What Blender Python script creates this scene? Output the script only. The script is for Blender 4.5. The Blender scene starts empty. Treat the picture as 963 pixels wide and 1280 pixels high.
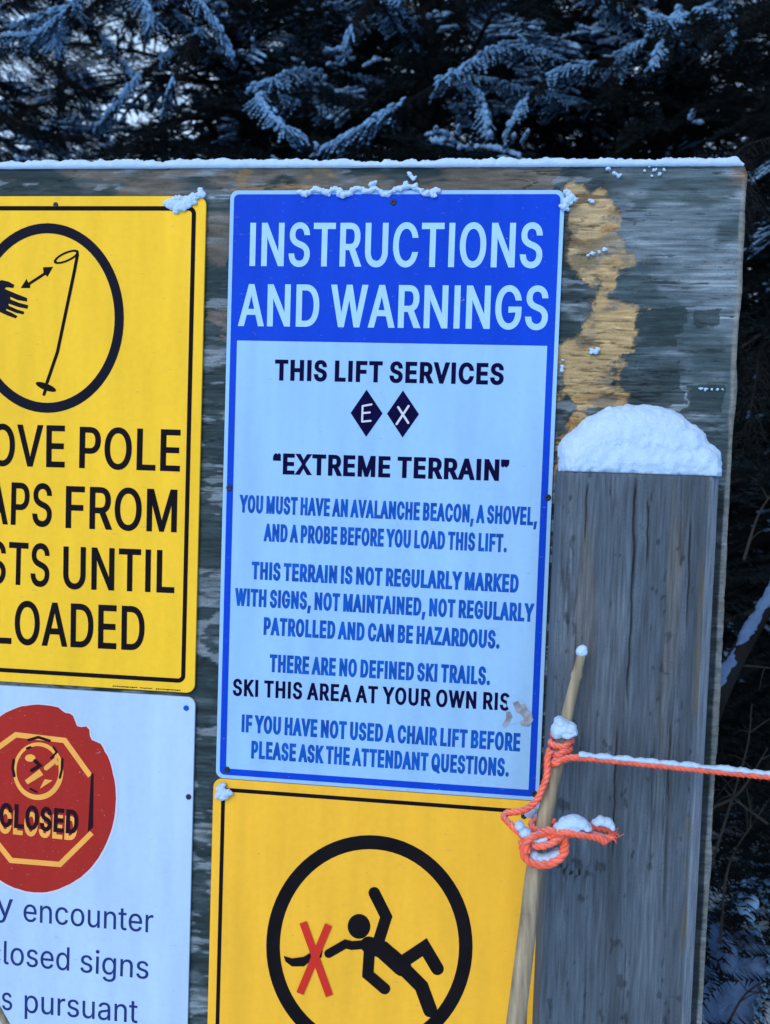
import bpy, math, random
import numpy as np
from mathutils import Vector, Matrix, geometry

random.seed(7)
RNG = np.random.default_rng(11)
R = math.radians
S = bpy.context.scene
C = S.collection

# ------------------------------------------------------------------ camera, sky, sun, exposure
CAM_D = 1.2226          # camera to board face, metres (board face is the plane Y = 0)
EYE = 1.50              # eye height above the packed snow
F = 1000.0              # focal length in pixels of the 963 x 1280 frame

def _rot(w):
    a = np.linalg.norm(w); k = w / a
    K = np.array([[0, -k[2], k[1]], [k[2], 0, -k[0]], [-k[1], k[0], 0]])
    return np.eye(3) + np.sin(a) * K + (1 - np.cos(a)) * K @ K
RM = _rot(np.array([0.04178124, 0.09811803, 0.03591306]))

def at(u, v, y=0.0):
    """photo pixel -> world point on the upright plane Y = y"""
    d = RM.T @ np.array([(u - 481.5) / F, (v - 640) / F, 1.0])
    t = (CAM_D + y) / d[2]
    return np.array([t * d[0], y, EYE - t * d[1]])

cam = bpy.data.cameras.new('camera'); camo = bpy.data.objects.new('camera', cam); C.objects.link(camo)
_w = lambda a: Vector((a[0], a[2], -a[1]))
_r, _d, _f = (_w(RM.T @ np.eye(3)[i]) for i in range(3))
M = Matrix((_r, -_d, -_f)).transposed().to_4x4(); M.translation = (0, -CAM_D, EYE)
camo.matrix_world = M
cam.sensor_fit = 'VERTICAL'; cam.sensor_height = 24.0; cam.sensor_width = 18.0; cam.lens = 24.0 * F / 1280.0
cam.clip_start = 0.02; cam.clip_end = 2000
cam.dof.use_dof = True; cam.dof.focus_distance = 1.22; cam.dof.aperture_fstop = 3.5
S.camera = camo

W = bpy.data.worlds.new('World'); S.world = W; W.use_nodes = True
nt = W.node_tree; bg = nt.nodes['Background']
sky = nt.nodes.new('ShaderNodeTexSky'); sky.sky_type = 'NISHITA'; sky.sun_disc = False
SUN_EL, SUN_AZ = R(38), R(205)
sky.sun_elevation = SUN_EL; sky.sun_rotation = SUN_AZ; sky.altitude = 2500; sky.air_density = 1.0; sky.dust_density = 0.3; sky.ozone_density = 1.5
nt.links.new(sky.outputs[0], bg.inputs[0]); bg.inputs[1].default_value = 0.15
sl = bpy.data.lights.new('sun', 'SUN'); sl.energy = 1.5; sl.angle = R(40); sl.color = (1.0, 0.93, 0.84)
so = bpy.data.objects.new('sun', sl); C.objects.link(so); so.location = (0, 0, 8)
_sd = Vector((math.sin(SUN_AZ) * math.cos(SUN_EL), math.cos(SUN_AZ) * math.cos(SUN_EL), math.sin(SUN_EL)))
so.rotation_euler = _sd.to_track_quat('Z', 'Y').to_euler()
vs = S.view_settings; vs.view_transform = 'Standard'; vs.look = 'None'; vs.gamma = 1; vs.use_curve_mapping = False
vs.exposure = 0.55

# ------------------------------------------------------------------ helpers
def tag(o, label, cat, group=None, kind=None):
    if label: o['label'] = label
    if cat: o['category'] = cat
    if group: o['group'] = group
    if kind: o['kind'] = kind
    return o

def empty(name, loc=(0, 0, 0)):
    o = bpy.data.objects.new(name, None); o.empty_display_size = 0.05; C.objects.link(o); o.location = loc
    return o

def mesh_obj(name, verts, faces, mat, parent=None, smooth=False, loops=None):
    me = bpy.data.meshes.new(name)
    verts = np.asarray(verts, dtype=np.float64)
    off = np.zeros(3)
    q_ = parent
    while q_ is not None: off = off + np.array(q_.location); q_ = q_.parent
    if isinstance(faces, np.ndarray):
        n, k = faces.shape
        me.vertices.add(len(verts)); me.vertices.foreach_set('co', (verts - off).ravel())
        me.loops.add(n * k); me.loops.foreach_set('vertex_index', faces.ravel().astype(np.int32))
        me.polygons.add(n); me.polygons.foreach_set('loop_start', np.arange(0, n * k, k, dtype=np.int32))
        me.polygons.foreach_set('loop_total', np.full(n, k, dtype=np.int32))
        me.update(calc_edges=True); me.validate()
    else:
        me.from_pydata([tuple(v - off) for v in verts], [], [tuple(f) for f in faces]); me.update()
    if smooth: me.polygons.foreach_set('use_smooth', np.ones(len(me.polygons), dtype=bool))
    if mat: me.materials.append(mat)
    o = bpy.data.objects.new(name, me); C.objects.link(o)
    if parent is not None: o.parent = parent
    return o

class MB:
    """collects shapes of one mesh"""
    def __init__(s): s.v = []; s.f = []
    def add(s, v, f):
        b = len(s.v); s.v += [tuple(p) for p in v]; s.f += [tuple(i + b for i in q) for q in f]
    def build(s, name, mat, parent=None, smooth=False): return mesh_obj(name, s.v, s.f, mat, parent, smooth)

# lattice noise
def _h(ix, iy, iz, seed):
    n = (ix.astype(np.int64) * 374761393 + iy.astype(np.int64) * 668265263 + iz.astype(np.int64) * 2147483647 + seed * 1274126177) & 0xffffffff
    n = ((n ^ (n >> 13)) * 1274126177) & 0xffffffff
    n = ((n ^ (n >> 16)) * 2246822519) & 0xffffffff
    return ((n ^ (n >> 15)) & 0xffffff) / float(0xffffff)
def noise(x, y, z=0.0, seed=0):
    x, y, z = np.broadcast_arrays(np.asarray(x, float), np.asarray(y, float), np.asarray(z, float))
    ix, iy, iz = np.floor(x), np.floor(y), np.floor(z)
    fx, fy, fz = x - ix, y - iy, z - iz
    u, v, w = fx * fx * (3 - 2 * fx), fy * fy * (3 - 2 * fy), fz * fz * (3 - 2 * fz)
    ix, iy, iz = ix.astype(int), iy.astype(int), iz.astype(int)
    r = 0
    for a in (0, 1):
        for b in (0, 1):
            for c in (0, 1):
                r = r + _h(ix + a, iy + b, iz + c, seed) * (u if a else 1 - u) * (v if b else 1 - v) * (w if c else 1 - w)
    return r
def fbm(x, y, z=0.0, seed=0, o=4, g=0.5):
    s = 0; a = 1; t = 0; f = 1.0
    for k in range(o):
        s = s + a * noise(np.asarray(x) * f, np.asarray(y) * f, np.asarray(z) * f, seed + k * 17); t += a; a *= g; f *= 2.03
    return s / t
def sstep(a, b, x):
    t = np.clip((x - a) / (b - a), 0, 1); return t * t * (3 - 2 * t)

def fill(loops):
    """triangles of a flat outline with holes; loops of (x, y)"""
    vs_ = []; ed = []
    for L in loops:
        b = len(vs_); vs_ += [Vector((float(x), float(y))) for x, y in L]; ed += [(b + i, b + (i + 1) % len(L)) for i in range(len(L))]
    ov, _, of, *_r = geometry.delaunay_2d_cdt(vs_, ed, [], 0, 1e-7)
    P = np.array([v[:] for v in ov]); T = []
    if not len(of): return P, T
    cen = np.array([P[list(f)].mean(0) for f in of]); ins = np.zeros(len(cen), int)
    for L in loops:
        L = np.asarray(L, float)
        for i in range(len(L)):
            (x0, y0), (x1, y1) = L[i], L[(i + 1) % len(L)]
            if y0 == y1: continue
            hit = ((y0 > cen[:, 1]) != (y1 > cen[:, 1])) & (cen[:, 0] < (x1 - x0) * (cen[:, 1] - y0) / (y1 - y0) + x0)
            ins += hit * (1 if y1 > y0 else -1)
    return P, [tuple(f) for f, k in zip(of, ins) if k != 0]

# ------------------------------------------------------------------ materials
def mat(name, col, rough=0.6, bump=None, var=None, spec=0.5, coat=0.0, sss=None, sheen=0):
    """var=(scale, amount, stretch xyz): soft colour variation; bump=(scale, distance)"""
    m = bpy.data.materials.new(name); m.use_nodes = True
    n = m.node_tree.nodes; l = m.node_tree.links; p = n['Principled BSDF']
    p.inputs['Base Color'].default_value = (*col, 1); p.inputs['Roughness'].default_value = rough
    p.inputs['Specular IOR Level'].default_value = spec
    if coat: p.inputs['Coat Weight'].default_value = coat; p.inputs['Coat Roughness'].default_value = 0.3
    if sss:
        p.inputs['Subsurface Weight'].default_value = sss[0]; p.inputs['Subsurface Radius'].default_value = (1, 1.1, 1.3); p.inputs['Subsurface Scale'].default_value = sss[1]
    tc = n.new('ShaderNodeTexCoord')
    def tex(scale, st=(1, 1, 1), det=5):
        mp = n.new('ShaderNodeMapping'); mp.inputs['Scale'].default_value = st; l.new(tc.outputs['Object'], mp.inputs[0])
        t = n.new('ShaderNodeTexNoise'); t.inputs['Scale'].default_value = scale; t.inputs['Detail'].default_value = det; l.new(mp.outputs[0], t.inputs['Vector'])
        return t
    if var:
        t = tex(var[0], var[2] if len(var) > 2 else (1, 1, 1))
        mr = n.new('ShaderNodeMapRange'); mr.inputs[1].default_value = 0.3; mr.inputs[2].default_value = 0.7
        mr.inputs[3].default_value = 1 - var[1]; mr.inputs[4].default_value = 1 + var[1]; l.new(t.outputs[0], mr.inputs[0])
        mx = n.new('ShaderNodeVectorMath'); mx.operation = 'SCALE'; mx.inputs[0].default_value = col
        l.new(mr.outputs[0], mx.inputs['Scale']); l.new(mx.outputs[0], p.inputs['Base Color'])
        m2 = n.new('ShaderNodeMapRange'); m2.inputs[3].default_value = max(0.05, rough - 0.1); m2.inputs[4].default_value = min(1, rough + 0.1); l.new(t.outputs[0], m2.inputs[0]); l.new(m2.outputs[0], p.inputs['Roughness'])
    if bump:
        t = tex(bump[0], bump[2] if len(bump) > 2 else (1, 1, 1)); b = n.new('ShaderNodeBump'); b.inputs['Distance'].default_value = bump[1]; b.inputs['Strength'].default_value = 1
        l.new(t.outputs[0], b.inputs['Height']); l.new(b.outputs[0], p.inputs['Normal'])
    return m

def worn(name, col, rough, spec=0.12):
    """enamel on sheet metal: soft sheen, faint buckling, grime streaks running down, frost specks"""
    m = mat(name, col, rough, spec=spec)
    n = m.node_tree.nodes; l = m.node_tree.links; p = n['Principled BSDF']; tc = n.new('ShaderNodeTexCoord')
    def tex(sc, st, det=4):
        mp = n.new('ShaderNodeMapping'); mp.inputs['Scale'].default_value = st; l.new(tc.outputs['Object'], mp.inputs[0])
        t = n.new('ShaderNodeTexNoise'); t.inputs['Scale'].default_value = sc; t.inputs['Detail'].default_value = det; l.new(mp.outputs[0], t.inputs['Vector']); return t.outputs[0]
    def rng(src, a, b, c, d):
        r = n.new('ShaderNodeMapRange'); r.inputs[1].default_value = a; r.inputs[2].default_value = b; r.inputs[3].default_value = c; r.inputs[4].default_value = d; l.new(src, r.inputs[0]); return r.outputs[0]
    def mul(a, b):
        q = n.new('ShaderNodeMath'); q.operation = 'MULTIPLY'; l.new(a, q.inputs[0]); l.new(b, q.inputs[1]); return q.outputs[0]
    k = mul(mul(rng(tex(3, (1, 1, 1)), .3, .7, .95, 1.04), rng(tex(26, (1, 1, .12)), .35, .75, 1.03, .89)), rng(tex(110, (1, 1, 1), 2), .35, .7, 1.015, .975))
    sc = n.new('ShaderNodeVectorMath'); sc.operation = 'SCALE'; sc.inputs[0].default_value = col; l.new(k, sc.inputs['Scale'])
    mx = n.new('ShaderNodeMix'); mx.data_type = 'RGBA'; l.new(rng(tex(330, (1, 1, 1), 3), .70, .76, 0, .5), mx.inputs[0]); l.new(sc.outputs[0], mx.inputs[6]); mx.inputs[7].default_value = (.55, .62, .7, 1)
    m3 = n.new('ShaderNodeMix'); m3.data_type = 'RGBA'; l.new(rng(tex(60, (1, 1, 4), 5), .69, .74, 0, .42), m3.inputs[0]); l.new(mx.outputs[2], m3.inputs[6]); m3.inputs[7].default_value = (.22, .21, .20, 1)
    l.new(m3.outputs[2], p.inputs['Base Color'])
    l.new(rng(tex(14, (1, 1, .5)), .3, .7, rough - .08, rough + .15), p.inputs['Roughness'])
    b = n.new('ShaderNodeBump'); b.inputs['Distance'].default_value = .004; b.inputs['Strength'].default_value = .5; l.new(tex(5, (1, 1, 1), 1), b.inputs['Height']); l.new(b.outputs[0], p.inputs['Normal'])
    return m
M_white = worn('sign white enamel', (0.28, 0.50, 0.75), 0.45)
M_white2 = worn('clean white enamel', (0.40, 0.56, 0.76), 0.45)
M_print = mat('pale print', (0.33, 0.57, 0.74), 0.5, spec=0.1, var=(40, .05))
M_yellow = worn('yellow enamel', (0.87, 0.525, 0.030), 0.5, .08)
M_amber = worn('amber enamel', (0.86, 0.462, 0.036), 0.5, .08)
M_blue = worn('blue print', (0.004, 0.052, 0.52), 0.5, .06)
M_textblue = mat('faded blue print', (0.006, 0.080, 0.40), 0.5, var=(60, 0.25), spec=0.06)
M_navy = mat('navy print', (0.004, 0.003, 0.035), 0.7, var=(40, 0.2), spec=0.03)
M_black = mat('black print', (0.008, 0.007, 0.009), 0.7, var=(20, 0.2), spec=0.03)
M_ring = mat('blue black print', (0.007, 0.008, 0.018), 0.6, var=(20, 0.2), spec=0.04)
M_ink = mat('dark blue ink', (0.012, 0.032, 0.16), 0.5, var=(20, 0.15), spec=0.1)
M_red = worn('dark red print', (0.36, 0.024, 0.018), 0.5, .08)
M_cross = mat('red print', (0.55, 0.030, 0.018), 0.5, var=(12, 0.1), spec=0.1)
M_tan = mat('tan print', (0.82, 0.38, 0.075), 0.5, var=(20, 0.08), spec=0.1)
M_purple = mat('dark purple print', (0.020, 0.006, 0.012), 0.5, spec=0.05)
M_pale = mat('pale scraped print', (0.50, 0.55, 0.66), 0.5)
M_scuff = mat('scuffed bare metal', (0.26, 0.28, 0.33), 0.6, bump=(120, 0.001), var=(90, 0.5))
M_screw = mat('dark screw steel', (0.008, 0.010, 0.024), 0.6, bump=(300, 0.0005))
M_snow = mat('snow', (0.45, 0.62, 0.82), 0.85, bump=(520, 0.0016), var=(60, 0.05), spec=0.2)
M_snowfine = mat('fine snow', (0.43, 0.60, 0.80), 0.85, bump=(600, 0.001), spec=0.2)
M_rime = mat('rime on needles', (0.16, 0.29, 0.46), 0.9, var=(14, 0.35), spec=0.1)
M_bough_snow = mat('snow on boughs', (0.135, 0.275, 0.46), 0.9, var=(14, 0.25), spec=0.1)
M_snow_shade = mat('shade toned snow', (0.085, 0.15, 0.27), 0.9, bump=(60, 0.01), var=(9, 0.3), spec=0.1)  # snow with the shade behind the board put into its colour
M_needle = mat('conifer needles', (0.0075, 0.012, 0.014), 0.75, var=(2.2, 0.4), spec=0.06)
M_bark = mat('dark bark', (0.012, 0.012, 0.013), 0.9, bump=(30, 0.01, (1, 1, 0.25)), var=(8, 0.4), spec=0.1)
M_twig = mat('bare twig', (0.030, 0.031, 0.028), 0.9, var=(20, 0.4), spec=0.1)
M_rope = mat('orange rope', (0.88, 0.145, 0.075), 0.85, bump=(1100, 0.0010), var=(70, 0.22), spec=0.15)
def frosted(m, up0, up1, amount, col=(.52, .64, .78)):
    """frost that settles on upward facing sides"""
    n = m.node_tree.nodes; l = m.node_tree.links; p = n['Principled BSDF']; src = p.inputs['Base Color'].links[0].from_socket
    g = n.new('ShaderNodeNewGeometry'); sx = n.new('ShaderNodeSeparateXYZ'); l.new(g.outputs['Normal'], sx.inputs[0])
    tc = n.new('ShaderNodeTexCoord'); t = n.new('ShaderNodeTexNoise'); t.inputs['Scale'].default_value = 420; t.inputs['Detail'].default_value = 4; l.new(tc.outputs['Object'], t.inputs['Vector'])
    a = n.new('ShaderNodeMath'); a.operation = 'MULTIPLY_ADD'; a.inputs[1].default_value = 1.6; l.new(t.outputs[0], a.inputs[0]); l.new(sx.outputs[2], a.inputs[2])
    r = n.new('ShaderNodeMapRange'); r.inputs[1].default_value = up0 + .8; r.inputs[2].default_value = up1 + .8; r.inputs[3].default_value = 0; r.inputs[4].default_value = amount; l.new(a.outputs[0], r.inputs[0])
    mx = n.new('ShaderNodeMix'); mx.data_type = 'RGBA'; l.new(r.outputs[0], mx.inputs[0]); l.new(src, mx.inputs[6]); mx.inputs[7].default_value = (*col, 1); l.new(mx.outputs[2], p.inputs['Base Color'])
frosted(M_rope, .35, .9, .3)
M_bamboo = mat('weathered bamboo', (0.27, 0.23, 0.155), 0.65, bump=(160, 0.001, (1, 1, 0.04)), var=(150, 0.4, (1, .25, 0.015)), spec=0.25)
M_ground = mat('packed snow', (0.64, 0.82, 0.97), 0.8, bump=(6, 0.03), var=(1.5, 0.05))
M_back = mat('plain back metal', (0.35, 0.36, 0.38), 0.5)
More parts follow.
